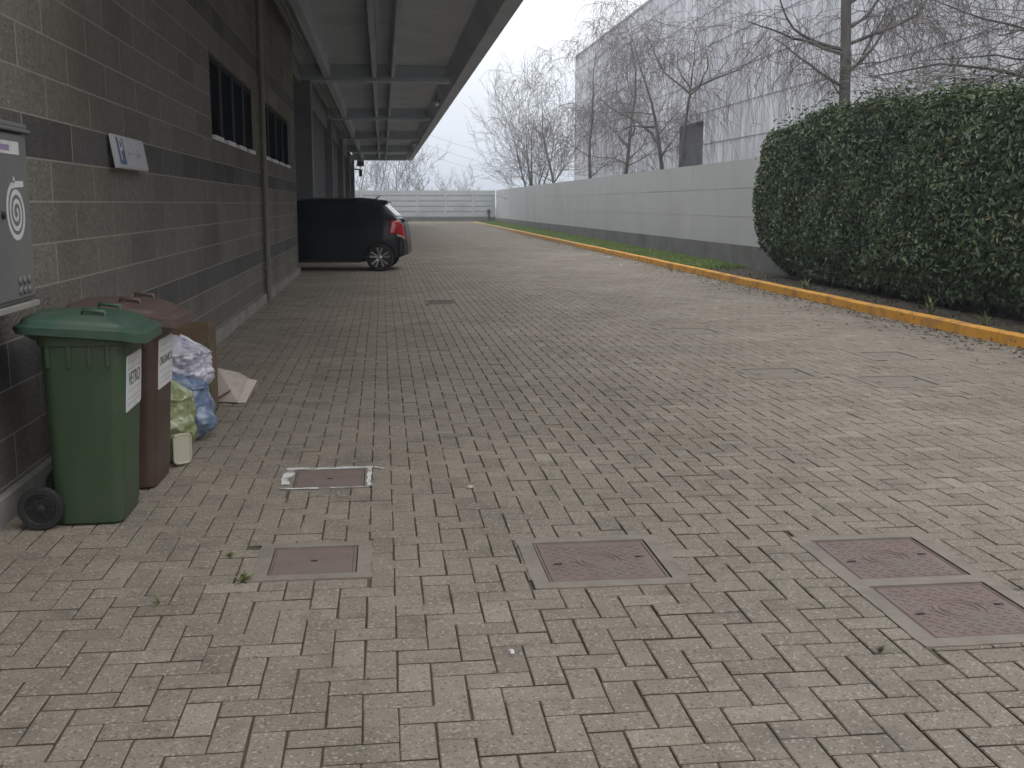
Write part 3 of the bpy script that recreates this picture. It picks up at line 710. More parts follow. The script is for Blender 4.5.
# ------------------------------------------------------------------ wheelie bins
def rrect(cx_, cy_, hx, hy, r, z, n=6):
    pts = []
    for (sx, sy, a0) in ((1, 1, 0), (-1, 1, 90), (-1, -1, 180), (1, -1, 270)):
        for k_ in range(n + 1):
            t_ = R(a0 + 90 * k_ / n); pts.append((cx_ + sx * (hx - r) + r * math.cos(t_), cy_ + sy * (hy - r) + r * math.sin(t_), z))
    return pts
def wheelie_bin(name, label, x_front, yc, rot, body, lidm, word, ws, lid_dy=0):
    t = thing(name, label, 'wheelie bin', (0, 0, 0))      # local: front faces +x, wheels at -x; base at z=0
    BASE[t.name] = Vector((0, 0, 0))
    a = MB()
    rings = [rrect(.057, 0, .135, .185, .05, .03), rrect(.057, 0, .15, .195, .055, .012), rrect(.057, 0, .158, .20, .06, .05), rrect(.059, 0, .163, .202, .06, .22),
             rrect(.072, 0, .184, .222, .06, .76), rrect(.075, 0, .188, .226, .06, .845), rrect(.075, 0, .20, .238, .065, .848), rrect(.075, 0, .204, .241, .065, .905), rrect(.075, 0, .17, .214, .05, .908), rrect(.075, 0, .16, .205, .05, .74)]
    a.loft(rings); bo = a.build('body', body, t, smooth='auto')
    for sy in (-1, 1):
        for xx in (-.07, .02, .11, .19): a = MB(); a.box(xx - .008, xx + .008, sy * .226 - .008, sy * .226 + .008, .75, .851); a.build('rim_rib', body, bo)
    # lid: shallow dome with a stepped rim, front lip pulled down over the body
    a = MB()
    L_ = [rrect(.055, 0, .252, .258, .07, .902), rrect(.055, 0, .266, .268, .075, .906), rrect(.055, 0, .268, .270, .075, .938), rrect(.053, 0, .256, .258, .075, .948), rrect(.052, 0, .246, .248, .078, .950),
          rrect(.051, 0, .242, .244, .08, .963), rrect(.05, 0, .232, .232, .08, .972), rrect(.049, 0, .222, .222, .08, .973), rrect(.048, 0, .21, .21, .08, .982), rrect(.046, 0, .15, .15, .07, .988), rrect(.044, 0, .06, .06, .04, .990)]
    def dip(x, z): f = max(0, (x - .05) / .26); return z - .040 * f ** 1.6 - .012 * f * (1 if z < .93 else 0)
    L_ = [[(x + (.03 * max(0, (x - .2) / .1) if z < .96 else 0), y, dip(x, z)) for x, y, z in r] for r in L_]
    a.loft(L_); lo = a.build('lid', lidm, t, smooth='auto')
    for sy in (-.16, .16):
        a = MB(); a.tube([(.07, sy, .96), (.075, sy, 1.002), (.17, sy, .992), (.175, sy, .945)], .010, 8); a.build('lid_grip', lidm, lo, smooth=True)
    a = MB(); a.tube([(-.13, -.17, .88), (-.215, -.17, .925), (-.225, 0, .93), (-.215, .17, .925), (-.13, .17, .88)], .015, 10); a.build('handle', lidm, t, smooth=True)
    a = MB(); a.tube([(-.145, -.225, .1), (-.145, .225, .1)], .012, 10); a.build('axle', 'darkmetal', t)
    for sy in (-1, 1):
        T = frameT((-.145, sy * .225, .1), (1, 0, 0), (0, 0, 1)) if sy < 0 else frameT((-.145, sy * .225, .1), (-1, 0, 0), (0, 0, 1))
        # local z points outwards
        a = MB(); a.lathe([(.066, -.022), (.094, -.022), (.1, -.012), (.1, .018), (.094, .026), (.072, .026), (.066, .018), (.066, -.022)], T, 28); wo = a.build('wheel', 'rubber', t, smooth='auto')
        a = MB(); a.lathe([(.001, -.01), (.064, -.01), (.066, .014), (.058, .016), (.052, .004), (.024, .004), (.022, .022), (.012, .026), (.001, .026)], T, 28)
        for k_ in range(6):
            Tk = T @ Matrix.Rotation(R(60 * k_), 4, 'Z'); a.box(.02, .056, -.006, .006, .002, .014, 0, Tk)
        a.build('hub', 'blackplastic', wo, smooth='auto')
    # label plate follows the leaning front
    p0 = Vector((.222, 0, .22)); p1 = Vector((.256, 0, .76)); up_ = (p1 - p0).normalized()
    Tl = frameT(Vector((.2505, .0, .655)) , (0, 1, 0), up_)
    a = MB(); a.prism([(-.165, -.13), (.15, -.13), (.165, -.115), (.165, .115), (.15, .13), (-.165, .13)], Tl @ Matrix.Translation((0, 0, -.002)), .004)
    la = a.build('label_plate', 'label', t)
    text_mesh('lettering', word, ws, Tl @ Matrix.Translation((0, .012, .0026)), 'ink', la, .0004, .92)
    for yy_ in (.095, .065, -.04, -.075, -.10): a = MB(); a.box(-.14, .14, yy_ - .0015, yy_ + .0015, .002, .0028, 0, Tl); a.build('rule_line', 'greyink', la)
    t.location = (x_front - .266, yc, 0.0); t.rotation_euler = (0, 0, R(rot))
    return t
wheelie_bin('wheelie_bin', 'green wheelie bin with a white glass label, standing under the cabinet', -1.172, 5.288, 1.0, 'green', 'greenlid', 'VETRO', .088)
wheelie_bin('wheelie_bin', 'brown wheelie bin with a white label, half hidden behind the green bin', -1.145, 5.925, -1., 'brown', 'brownlid', 'ORGANICO', .062)

# ------------------------------------------------------------------ rubbish beside the bins
def bag(name, label, cx_, cy_, rx, ry, h, matn, seed, tie=True, lumps=.18, lean=(0, 0)):
    nu, nv = 84, 60; rings = []
    for j in range(nv + 1):
        v = j / nv
        if v < .72: r = (.62 + .38 * math.sin(min(1, v / .3) * math.pi * .5)) * (1 - .12 * (v / .72) ** 2)
        else: r = .88 * (1 - ((v - .72) / .28)) ** .9 + .10
        ring = []
        for k_ in range(nu):
            th = 2 * math.pi * k_ / nu; dv = Vector((math.cos(th), math.sin(th), v * 1.6))
            n1 = mnoise.fractal((dv.x * 1.3 + seed, dv.y * 1.3, dv.z * 1.3), .8, 2.2, 4) * lumps
            n2 = abs(mnoise.noise((dv.x * 3.5 + seed, dv.y * 3.5, dv.z * 3.0))) * lumps * .7
            n3 = abs(mnoise.noise((dv.x * 9 + seed, dv.y * 9, dv.z * 4.0))) * lumps * .35
            n4 = (1 - abs(mnoise.noise((dv.x * 6 - seed, dv.y * 6, dv.z * 7.0 + seed)))) ** 6 * lumps * .16 + (1 - abs(mnoise.noise((dv.x * 15 - seed, dv.y * 15, dv.z * 13.0)))) ** 5 * lumps * .05
            fk = min(1, .15 + v * 7); n1, n2, n3, n4 = n1 * fk, n2 * fk, n3 * fk, n4 * fk
            rr = r * (1 + n1 - n2 - n3 + n4 + (.10 * math.sin(th * 7 + seed) if v > .75 else 0))
            ring.append((cx_ + rx * rr * math.cos(th) + lean[0] * v, cy_ + ry * rr * math.sin(th) + lean[1] * v, .004 + h * v + (.02 * mnoise.noise((dv.x * 2, dv.y * 2, seed)) if v > .1 else 0)))
        rings.append(ring)
    t = thing(name, label, 'rubbish bag', (cx_, cy_, 0))
    a = MB(); a.loft(rings); a.build('sack', matn, t, smooth=True)
    if tie:   # gathered, splayed mouth of the bag
        a = MB(); top = Vector((cx_ + lean[0], cy_ + lean[1], h))
        lo_, hi_ = [], []
        nn = 36
        for k_ in range(nn):
            th = 2 * math.pi * k_ / nn; cr_ = 1 + .35 * math.sin(th * 6 + seed)
            lo_.append(tuple(top + Vector((math.cos(th) * rx * .11, math.sin(th) * ry * .11, -.01))))
            hi_.append(tuple(top + Vector((math.cos(th) * rx * .34 * cr_, math.sin(th) * ry * .34 * cr_, .07 + .03 * math.sin(th * 5 + seed * 2)))))
        a.loft([lo_, hi_], 0, True, (False, False)); ob = a.build('neck', matn, t, smooth=True)
        sm = ob.modifiers.new('thickness', 'SOLIDIFY'); sm.thickness = .002
    return t
bag('rubbish_bag', 'low yellow-green plastic bag with a pale tub, beside the brown bin', -1.30, 6.44, .20, .20, .49, 'bagyellow', 3.3, False, .22)
tb = MB()
Ttub = frameT((-1.165, 6.245, .105), (.80, .60, 0), (.05, .0, 1))
tb.prism([(x_, y_) for x_, y_, _ in rrect(0, 0, .048, .078, .025, 0)], Ttub @ Matrix.Translation((0, 0, -.03)), .05)
tb.tube([tuple(Ttub @ Vector(p_)) for p_ in rrect(0, 0, .052, .083, .027, .02) + [rrect(0, 0, .052, .083, .027, .02)[0]]], .006, 6)
tag(tb.build('food_tub', 'tubwhite', None, smooth='auto'), 'pale rounded plastic food tub showing at the foot of the yellow-green bag', 'tub')
bag('rubbish_bag', 'blue translucent rubbish bag with clear crinkles behind the yellow-green bag', -1.335, 7.02, .255, .27, .46, 'bagblue', 8.1, False, .20)
bag('rubbish_bag', 'lilac-white carrier bag heaped on top of the blue bag', -1.31, 7.12, .215, .20, .37, 'bagwhite', 12.7, False, .30)
for o in list(COL.objects):
    if o.get('label', '').startswith('lilac'): o.location.z = .27
# dark prints on the carrier bag
# cardboard box standing behind the bags
cbx = thing('cardboard_box', 'brown cardboard box standing open behind the rubbish bags', 'cardboard box', (-1.55, 7.9, 0))
a = MB(); X0, X1, YA, YB, ZH = -1.66, -1.215, 7.66, 8.05, .635
a.box(X0, X1, YA, YA + .006, 0.003, ZH); a.box(X0, X1, YB - .006, YB, 0.003, ZH); a.box(X0, X0 + .006, YA + .006, YB - .006, 0.003, ZH); a.box(X1 - .006, X1, YA + .006, YB - .006, 0.003, ZH - .02); a.box(X0, X1, YA + .007, YB - .007, .003, .01)
a.build('carton', 'card', cbx)
a = MB()
pts = [(X1 + .002 + .012 * mnoise.noise((0, 0, z_ * 20)), YA - .002, z_) for z_ in np.linspace(.02, ZH + .03, 18)]
for p_, q_ in zip(pts[:-1], pts[1:]): a.add([p_, q_, (q_[0] + .028, q_[1] + .03, q_[2]), (p_[0] + .028, p_[1] + .03, p_[2])], [(0, 1, 2, 3)])
ob = a.build('torn_edge', 'cardedge', cbx); sm = ob.modifiers.new('thickness', 'SOLIDIFY'); sm.thickness = .004
a = MB(); a.box(X0, X1, -.24, 0, 0, .005, 0, Matrix.Translation((0, YB, ZH)) @ Matrix.Rotation(R(62), 4, 'X')); a.build('flap', 'card', cbx)
# pale flattened carton lying in front
pc = thing('flattened_carton', 'pale pinkish cardboard carton lying folded on the paving by the bags', 'cardboard', (-1.2, 8.3, 0))
def sheetq(name, pts, matn, parent):
    a = MB(); a.add(pts, [tuple(range(len(pts)))]); o_ = a.build(name, matn, parent); sm = o_.modifiers.new('thickness', 'SOLIDIFY'); sm.thickness = .005; return o_
sheetq('panel', [(-1.255, 8.27, .008), (-1.10, 8.215, .008), (-1.045, 8.47, .15), (-1.12, 8.53, .185), (-1.285, 8.53, .225)], 'cardpale', pc)
sheetq('side_flap', [(-1.10, 8.215, .008), (-1.045, 8.47, .15), (-.985, 8.50, .13), (-1.045, 8.25, .005)], 'cardpale', pc)
sheetq('back_panel', [(-1.05, 8.475, .148), (-1.285, 8.535, .222), (-1.31, 8.74, .01), (-1.06, 8.70, .01)], 'cardpale', pc)
sheetq('torn_flap', [(-1.265, 8.235, .02), (-1.17, 8.29, .075), (-1.15, 8.26, .10), (-1.22, 8.20, .06), (-1.28, 8.18, .03)], 'card', pc)

# ------------------------------------------------------------------ parked car (profile along l: rear +, nose -)
def interp(tab, l):
    xs = [p[0] for p in tab]; yv_ = [p[1] for p in tab]
    # monotone-ish cubic via smoothstep-free linear, then softened by sampling
    def lin(q): return float(np.interp(q, xs, yv_))
    e_ = .03
    return (lin(l - e_) + 2 * lin(l) + lin(l + e_)) / 4
ZTOP = [(-3.27, .62), (-3.2, .80), (-3.05, .93), (-2.8, 1.02), (-2.6, 1.09), (-2.2, 1.40), (-1.95, 1.55), (-1.6, 1.605), (-.5, 1.612), (-.15, 1.585), (.06, 1.535), (.40, 1.17), (.50, 1.13), (.57, 1.0), (.60, .80), (.61, .55)]
ZBELT = [(-3.27, .55), (-3.2, .70), (-2.95, .83), (-2.45, .93), (-2.1, 1.0), (-1.4, 1.05), (0, 1.13), (.40, 1.13), (.50, 1.06), (.57, .93), (.60, .74), (.61, .5)]
ZSILL = [(-3.27, .30), (-3.0, .20), (-2.2, .20), (-.3, .21), (.2, .24), (.5, .32), (.61, .38)]
HW = [(-3.27, .45), (-3.2, .62), (-3.0, .77), (-2.5, .835), (-1.5, .845), (-.3, .845), (.1, .835), (.35, .79), (.52, .70), (.60, .60), (.61, .52)]
HR = [(-3.27, .40), (-3.2, .55), (-2.45, .70), (-2.1, .70), (-1.4, .60), (-.5, .60), (.05, .56), (.4, .60), (.5, .60), (.61, .45)]
def car_half(l, v):
    """v 0..1 from underbody centre round the flank to roof centre"""
    zt, zb, zs, hw, hr = (interp(T_, l) for T_ in (ZTOP, ZBELT, ZSILL, HW, HR))
    zb = min(zb, zt - .03)
    K = [(0, (0, zs)), (.08, (hw * .88, zs)), (.14, (hw * .97, zs + .05)), (.30, (hw, zs + (zb - zs) * .50)), (.42, (hw * .99, zs + (zb - zs) * .78)), (.52, (hw * .955, zb)),
         (.56, (hw * .945, zb + (zt - zb) * .04)), (.74, (hr + (hw * .93 - hr) * .18, zb + (zt - zb) * .82)), (.82, (hr * .93, zt - (zt - zb) * .06)), (.88, (hr * .78, zt - .012 * min(1, (zt - zb) / .3))), (1, (0, zt + .012))]
    xs = [k_[0] for k_ in K]
    return float(np.interp(v, xs, [k_[1][0] for k_ in K])), float(np.interp(v, xs, [k_[1][1] for k_ in K]))
CARX, CARY = .0, 25.30
ls = np.concatenate([np.linspace(-3.27, -3.1, 6), np.linspace(-3.0, .0, 42), np.linspace(.04, .61, 24)])
vs2 = sorted(set([round(x, 3) for x in list(np.linspace(0, 1, 34)) + [.08, .14, .52, .56, .74, .82]]))
car = thing('parked_car', 'dark navy hatchback parked nose-in in the bay under the canopy', 'car', (CARX, CARY, 0))
a = MB(); rings = []
for l in ls:
    right = [car_half(l, v) for v in vs2]
    rings.append([(CARX + l, CARY - h_, z_) for h_, z_ in right] + [(CARX + l, CARY + h_, z_) for h_, z_ in right[::-1][1:-1]])
a.loft(rings); body = a.build('body', 'carpaint', car, smooth='auto')
WHEELS = [(.0, -1), (.0, 1), (-2.43, -1), (-2.43, 1)]
cut = MB()
for wx_, s_ in WHEELS:
    cut.lathe([(.001, 0), (.345, 0), (.345, .30), (.001, .30)], frameT((CARX + wx_, CARY + s_ * .62, .31), (1, 0, 0), (0, 0, 1)) if s_ < 0 else frameT((CARX + wx_, CARY + s_ * .62, .31), (-1, 0, 0), (0, 0, 1)), 36)
cu = cut.build('arch_cutter', 'rubber', car)
bmod = body.modifiers.new('arches', 'BOOLEAN'); bmod.object = cu; bmod.operation = 'DIFFERENCE'; bmod.solver = 'EXACT'
dg = bpy.context.evaluated_depsgraph_get(); dg.update()
nm = bpy.data.meshes.new_from_object(body.evaluated_get(dg)); body.modifiers.clear(); body.data = nm
bpy.data.objects.remove(cu)
def skin(l0f, l1f, v0, v1, side, off, nl=10, nv=8):
    """patch lying just proud of the body skin; l limits may depend on v"""
    vs_n = []; fs = []
    for j in range(nv + 1):
        v = v0 + (v1 - v0) * j / nv; f_ = j / nv
        la, lb = l0f(f_), l1f(f_)
        for i in range(nl + 1):
            l = la + (lb - la) * i / nl; h_, z_ = car_half(l, v)
            h2, z2 = car_half(l, v + .01); tx_, tz_ = h2 - h_, z2 - z_; q = math.hypot(tx_, tz_) or 1
            vs_n.append((CARX + l, CARY + side * (h_ + off * tz_ / q), z_ - off * tx_ / q))
    for j in range(nv):
        for i in range(nl):
            k_ = j * (nl + 1) + i; fs.append((k_, k_ + 1, k_ + nl + 2, k_ + nl + 1))
    return vs_n, fs
def patch(name, matn, pieces, parent, th=.006):
    a = MB()
    for p_ in pieces: a.add(*p_)
    o_ = a.build(name, matn, parent, smooth=True); sm = o_.modifiers.new('thickness', 'SOLIDIFY'); sm.thickness = th; sm.offset = 0; sm.use_rim = th > .004
    return o_
for s_ in (-1, 1):
    patch('side_window', 'sideglass', [skin(lambda f: -2.30 + .40 * f, lambda f: -1.02, .565, .735, s_, .003)], car, .003)
    patch('side_window', 'sideglass', [skin(lambda f: -.92, lambda f: -.22 - .02 * f, .565, .735, s_, .003)], car, .003)
    a = MB(); a.box(CARX - .42, CARX - .24, CARY + s_ * .835 - .018, CARY + s_ * .835 + .018, .935, .965); a.build('door_handle', 'carpaint', car, bevel=.006)
    for ls_ in (-.97, -.18, -2.02): patch('door_seam', 'blackplastic', [skin(lambda f: ls_ - .004, lambda f: ls_ + .004, .16, .55, s_, .002, 1, 10)], car, .002)
    a = MB(); a.box(-.07, .07, -.09, .09, -.06, .06, 0, Matrix.Translation((CARX - 2.05, CARY + s_ * .93, 1.14))); mo = a.build('wing_mirror', 'carpaint', car, bevel=.03)
    patch('tail_light', 'tail', [skin(lambda f: .20 + .05 * f, lambda f: .585 - .06 * f, .36, .515, s_, .010, 8, 8)], car, .012)
    patch('headlight', 'amber', [skin(lambda f: -3.18, lambda f: -2.85 + .1 * f, .36, .50, s_, .006, 8, 6)], car)
    patch('reverse_light', 'amber', [skin(lambda f: .38, lambda f: .55, .325, .358, s_, .008, 6, 3)], car, .008)
def across(l0, l1, hfrac, name, matn, off=.006, lift=0):
    """patch across the car over the top centre (windscreen, rear screen, tailgate lip)"""
    vs_n = []; fs = []; nl, nv = 10, 14
    for j in range(nv + 1):
        sdd = -1 + 2 * j / nv
        for i in range(nl + 1):
            l = l0 + (l1 - l0) * i / nl; v = 1 - (1 - .80) * abs(sdd) * hfrac; h_, z_ = car_half(l, v)
            dzl = (interp(ZTOP, l + .02) - interp(ZTOP, l - .02)) / .04; q = math.hypot(1, dzl)
            vs_n.append((CARX + l - off * dzl / q, CARY + math.copysign(h_, sdd), z_ + off / q + lift))
    for j in range(nv):
        for i in range(nl):
            k_ = j * (nl + 1) + i; fs.append((k_, k_ + 1, k_ + nl + 2, k_ + nl + 1))
    return patch(name, matn, [(vs_n, fs)], car)
across(.075, .385, 1.08, 'rear_window', 'rearglass')
across(-2.5, -2.0, .9, 'windscreen', 'carglass')
a = MB(); a.loft([[(CARX + .02, CARY + yy_, 1.57), (CARX + .16, CARY + yy_, 1.525), (CARX + .155, CARY + yy_, 1.505), (CARX + .02, CARY + yy_, 1.53)] for yy_ in (-.52, 0, .52)]); a.build('roof_spoiler', 'carpaint', car, bevel=.006)
a = MB(); a.loft([[(CARX + .40, CARY + yy_, 1.165), (CARX + .545, CARY + yy_, 1.14), (CARX + .545, CARY + yy_, 1.09), (CARX + .42, CARY + yy_, 1.11)] for yy_ in (-.6, 0, .6)]); a.build('tailgate_lip', 'carpaint', car, bevel=.008)
a = MB(); a.loft([[(CARX + .42, CARY + yy_, .33), (CARX + .60 - .10 * abs(yy_) ** 2, CARY + yy_, .35), (CARX + .625 - .10 * abs(yy_) ** 2, CARY + yy_, .52), (CARX + .60 - .10 * abs(yy_) ** 2, CARY + yy_, .70), (CARX + .42, CARY + yy_, .70)] for yy_ in (-.76, -.6, -.3, 0, .3, .6, .76)]); a.build('rear_bumper', 'blackplastic', car, bevel=.015)
a = MB(); a.tube([(CARX - .15, CARY, 1.60), (CARX - .05, CARY, 1.66)], [.02, .008], 8); a.build('aerial', 'blackplastic', car)
a = MB(); a.box(CARX - 2.0, CARX - .42, CARY - .80, CARY + .80, .19, .26); a.build('sill_trim', 'blackplastic', car, bevel=.01)
for wx_, s_ in WHEELS:
    T = frameT((CARX + wx_, CARY + s_ * .74, .305), (1, 0, 0), (0, 0, 1)) if s_ < 0 else frameT((CARX + wx_, CARY + s_ * .74, .305), (-1, 0, 0), (0, 0, 1))
    a = MB(); a.lathe([(.215, -.10), (.285, -.10), (.303, -.08), (.304, .07), (.29, .092), (.25, .10), (.236, .085), (.21, -.10)], T, 40)
    wo = a.build('wheel', 'rubber', car, smooth='auto')
    a = MB(); a.lathe([(.238, .06), (.238, .096), (.226, .098), (.220, .05), (.20, -.02), (.001, -.02)], T, 40, 1)
    for k_ in range(5):
        for dd in (-13, 13):
            Tk = T @ Matrix.Rotation(R(72 * k_ + 18 + dd), 4, 'Z')
            a.loft([[tuple(Tk @ Vector((x_, y_, z_))) for x_, y_, z_ in ((r_, -w_, .05), (r_, w_, .05), (r_, w_ * .8, zz), (r_, -w_ * .8, zz))] for r_, w_, zz in ((.045, .015, .080), (.12, .017, .092), (.232, .027, .091))], 0)
    a.lathe([(.001, .05), (.052, .05), (.05, .082), (.03, .088), (.001, .089)], T, 24)
    a.build('rim', ['chrome', 'blackplastic'], wo, smooth='auto')

car.rotation_euler = (0, 0, R(-6)); car.location = (CARX + .01, CARY + .05, 0)

# ------------------------------------------------------------------ boundary walls
def wall_x(y): return 8.0 + 1.4 * (y - 23) / 68
def wall_top(y): return 2.46 + .15 * (y - 23) / 68
def wall_band(y): return .56 - .20 * (y - 23) / 68
bwall = thing('boundary_wall', 'long pale grey panel wall with a dark grey painted base along the right', 'wall', (9.2, 50, 0))
lo = MB(); hi = MB(); cap = MB()
y = 20.8
while y < 91:
    y1 = min(y + 2.5, 91.)
    ends = ((wall_x(y), y), (wall_x(y1), y1))
    for k_ in range(3):
        j_ = random.uniform(-.003, .003); rg = []
        for (x_, yy_), ye_ in zip(ends, (.004, -.004)):
            b_, t_ = wall_band(yy_), wall_top(yy_); za, zb = b_ + (t_ - b_) * k_ / 3 + .004, b_ + (t_ - b_) * (k_ + 1) / 3 - .004
            rg.append([(x_ + j_, yy_ + ye_, za), (x_ + .14, yy_ + ye_, za), (x_ + .14, yy_ + ye_, zb), (x_ + j_, yy_ + ye_, zb)])
        hi.loft(rg)
    hi.loft([[(x_ + .010, yy_, wall_band(yy_) + .002), (x_ + .12, yy_, wall_band(yy_) + .002), (x_ + .12, yy_, wall_top(yy_) - .008), (x_ + .010, yy_, wall_top(yy_) - .008)] for x_, yy_ in ends])
    lo.loft([[(x_ - .006, yy_, -.02), (x_ + .15, yy_, -.02), (x_ + .15, yy_, wall_band(yy_)), (x_ - .006, yy_, wall_band(yy_))] for x_, yy_ in ends])
    y = y1
hi.build('wall_panels', 'wallgrey', bwall); lo.build('painted_base', 'walldark', bwall)
ew = thing('end_wall', 'pale precast panel wall with posts closing the far end of the yard', 'wall', (0, 91, 0))
pn = MB(); bs = MB()
x = -13.2; EX1 = 9.36; EZ = 2.58
posts = []
while x < EX1:
    x1 = min(x + 2.3, EX1)
    nb_ = 5; z0 = .42; hb = (EZ - z0) / nb_
    for i in range(nb_):
        pn.box(x + .10, x1 - .10, 91.10, 91.17, z0 + i * hb + .035, z0 + (i + 1) * hb - .035); pn.box(x + .06, x1 - .06, 91.15, 91.168, z0 + i * hb, z0 + (i + 1) * hb, 1)
    bs.box(x, x1, 91.0, 91.2, -.02, .41)
    posts.append(x); x = x1
pn.build('wall_panels', ['endwall', 'endgroove'], ew)
bs.build('plinth', 'walldark', ew)
for px in posts:
    b_ = MB(); b_.box(px - .10, px + .10, 91.05, 91.22, .41, EZ + .05); b_.build('post', 'endwall', ew, bevel=.02)
hp = thing('standpipe', 'short dark standpipe post in the far corner by the end wall', 'standpipe', (8.45, 87.6, 0))
a = MB(); a.lathe([(.16, .0), (.16, .12), (.10, .16), (.10, .80), (.15, .84), (.15, .92), (.08, 1.02), (.001, 1.05)], Matrix.Translation((8.45, 87.6, .06)), 14); a.build('post', 'darkmetal', hp, smooth='auto')
a = MB(); a.tube([(8.27, 87.6, .75), (8.63, 87.6, .75)], .05, 8); a.build('outlet', 'darkmetal', hp)

# ------------------------------------------------------------------ clad hall beyond the wall
hall = thing('clad_hall', 'tall pale ribbed and streaky industrial hall beyond the boundary wall', 'building', (17, 45, 0))
FX = 17.0; HZ = 14.05
def sheet(ya, yb, za, zb, mb):
    n = int(round((yb - ya) / .24)); A_ = []
    for i in range(n):
        y_ = ya + (yb - ya) * i / n; d_ = (yb - ya) / n
        A_ += [(FX, y_), (FX, y_ + d_ * .55), (FX - .045, y_ + d_ * .65), (FX - .045, y_ + d_ * .90)]
    A_.append((FX, yb))
    mb.loft([[(x_, y_, z_) for x_, y_ in A_] for z_ in (za, zb)], 0, False, (False, False))
a = MB(); DY0, DY1, DZ = 57.5, 62.4, 5.85
SE = [2.94 + 1.66 * k_ for k_ in range(7)]
lev = [-.02] + SE + [HZ]
for za, zb in zip(lev[:-1], lev[1:]):
    for (ya, yb) in ((-14, DY0), (DY0, DY1), (DY1, 96.5)):
        if (ya, yb) == (DY0, DY1):
            if zb <= DZ: continue
            za_ = max(za, DZ)
        else: za_ = za
        sheet(ya, yb, za_ + .004, zb - .004, a)
a.build('cladding', 'facade', hall)
a = MB()
for z_ in SE:
    for (ya, yb) in ((-14, DY0), (DY0, DY1), (DY1, 96.5)):
        if (ya, yb) == (DY0, DY1) and z_ < DZ: continue
        a.box(FX - .06, FX + .05, ya, yb, z_ - .011, z_ + .011)
a.build('seam_rail', 'seam', hall)
a = MB(); a.box(FX + .03, 44, -14, 96.45, HZ - .3, HZ - .02); a.box(FX + .5, 44, 96.3, 96.48, -.02, HZ - .3); a.box(FX + .5, 44, -14, -13.8, -.02, HZ - .3); a.box(43.8, 44, -13.8, 96.3, -.02, HZ - .3); a.box(FX + .6, FX + .7, -13.8, 96.3, -.02, HZ - .32); a.build('hall_shell', 'precast', hall)
a = MB(); a.box(FX - .09, FX + .2, -14.05, 96.6, HZ - .02, HZ + .12); a.box(FX - .08, FX + .03, 96.5, 96.62, -.02, HZ - .02); a.build('verge_trim', 'seam', hall)
a = MB(); sheet(DY0, DY1, 0, DZ, a)
dv_ = MB(); dv_.v = [(x_ + .40, y_, z_) for x_, y_, z_ in a.v]; dv_.f = a.f; dv_.m = a.m; dv_.n = a.n; dv_.tone = a.tone
dv_.box(FX + .01, FX + .45, DY0 - .12, DY0 - .001, 0, DZ); dv_.box(FX + .01, FX + .45, DY1 + .001, DY1 + .12, 0, DZ); dv_.box(FX + .01, FX + .45, DY0, DY1, DZ, DZ + .1)
dv_.build('loading_door', 'doorpanel', hall)

# ------------------------------------------------------------------ hedge
def hnoise(x, y, z):
    return (np.sin(x * 2.1 + 1.3 * np.sin(y * 1.1)) * np.sin(y * 1.7 + z * 1.3) + .6 * np.sin(y * 4.3 + z * 3.1 + x) + .5 * np.sin(z * 5.1 - y * 2.7)) / 2.1
HX0, HX1, HY0, HY1 = 7.42, 8.9, 7.0, 21.3
def htop(y): return 2.84 + .045 * (y - 12.5) - .40 * (np.maximum(y - 17.4, 0) / 4.2) ** 1.15
hedge = thing('laurel_hedge', 'dense clipped evergreen hedge behind the yellow kerb', 'hedge', (8.2, 14, .07))
def hedge_points(n):
    """surface points + normals over front, top, ends and back with rounded edges"""
    a_front = (HY1 - HY0) * 2.7; a_top = (HY1 - HY0) * 1.6; a_end = 1.6 * 2.7
    w_ = np.array([a_front, a_top, a_end, a_end, a_front * .35]); w_ = w_ / w_.sum()
    kk = rng.choice(5, n, p=w_)
    y = rng.uniform(HY0, HY1, n); x = rng.uniform(HX0, HX1, n); z = rng.uniform(.16, 1., n)
    N = np.zeros((n, 3))
    tz = htop(y)
    z = .16 + (tz - .16) * rng.random(n)
    f = kk == 0; x[f] = HX0; N[f] = (-1, 0, .12)
    f = kk == 1; z[f] = tz[f]; N[f] = (-.1, 0, 1)
    f = kk == 2; y[f] = HY1; N[f] = (0, 1, .1)
    f = kk == 3; y[f] = HY0; N[f] = (0, -1, .1)
    f = kk == 4; x[f] = HX1; N[f] = (1, 0, .1)
    # rounding: push corners towards the inside (superellipse in plan/elevation)
    cx_, cz_ = (HX0 + HX1) / 2, 1.45
    u = (x - cx_) / ((HX1 - HX0) / 2); v = (z - cz_) / (tz - cz_); ye = np.clip((y - (HY1 - 1.6)) / 1.6, 0, 1)
    v = np.clip(v, -1, 1)
    r = (np.abs(u) ** 5 + np.abs(np.maximum(v, 0)) ** 5) ** (1 / 5); r = np.maximum(r, 1)
    x = cx_ + (x - cx_) / r; z = np.where(v > 0, cz_ + (z - cz_) / r, z)
    # far end drops and rounds off
    z = np.where(z > cz_, cz_ + (z - cz_) * (1 - .06 * ye ** 3), z)
    x = x + .05 * ye ** 3 * (x < cx_)
    y = y - np.where(ye > 0, (.10 * np.clip((z - 1.9) / 1.0, 0, 1) ** 2 + .35 * np.clip((1.1 - z) / .9, 0, 1) + 1.5 * np.clip((.62 - z) / .55, 0, 1) ** 1.0) * ye, 0)
    # skirt leans in at the foot
    x = x + np.where(u < -.5, .16 * np.clip((.7 - z) / .7, 0, 1) - .06 * np.sin(np.clip(z / 2.6, 0, 1) * np.pi), 0)
    return np.stack([x, y, z], 1), N
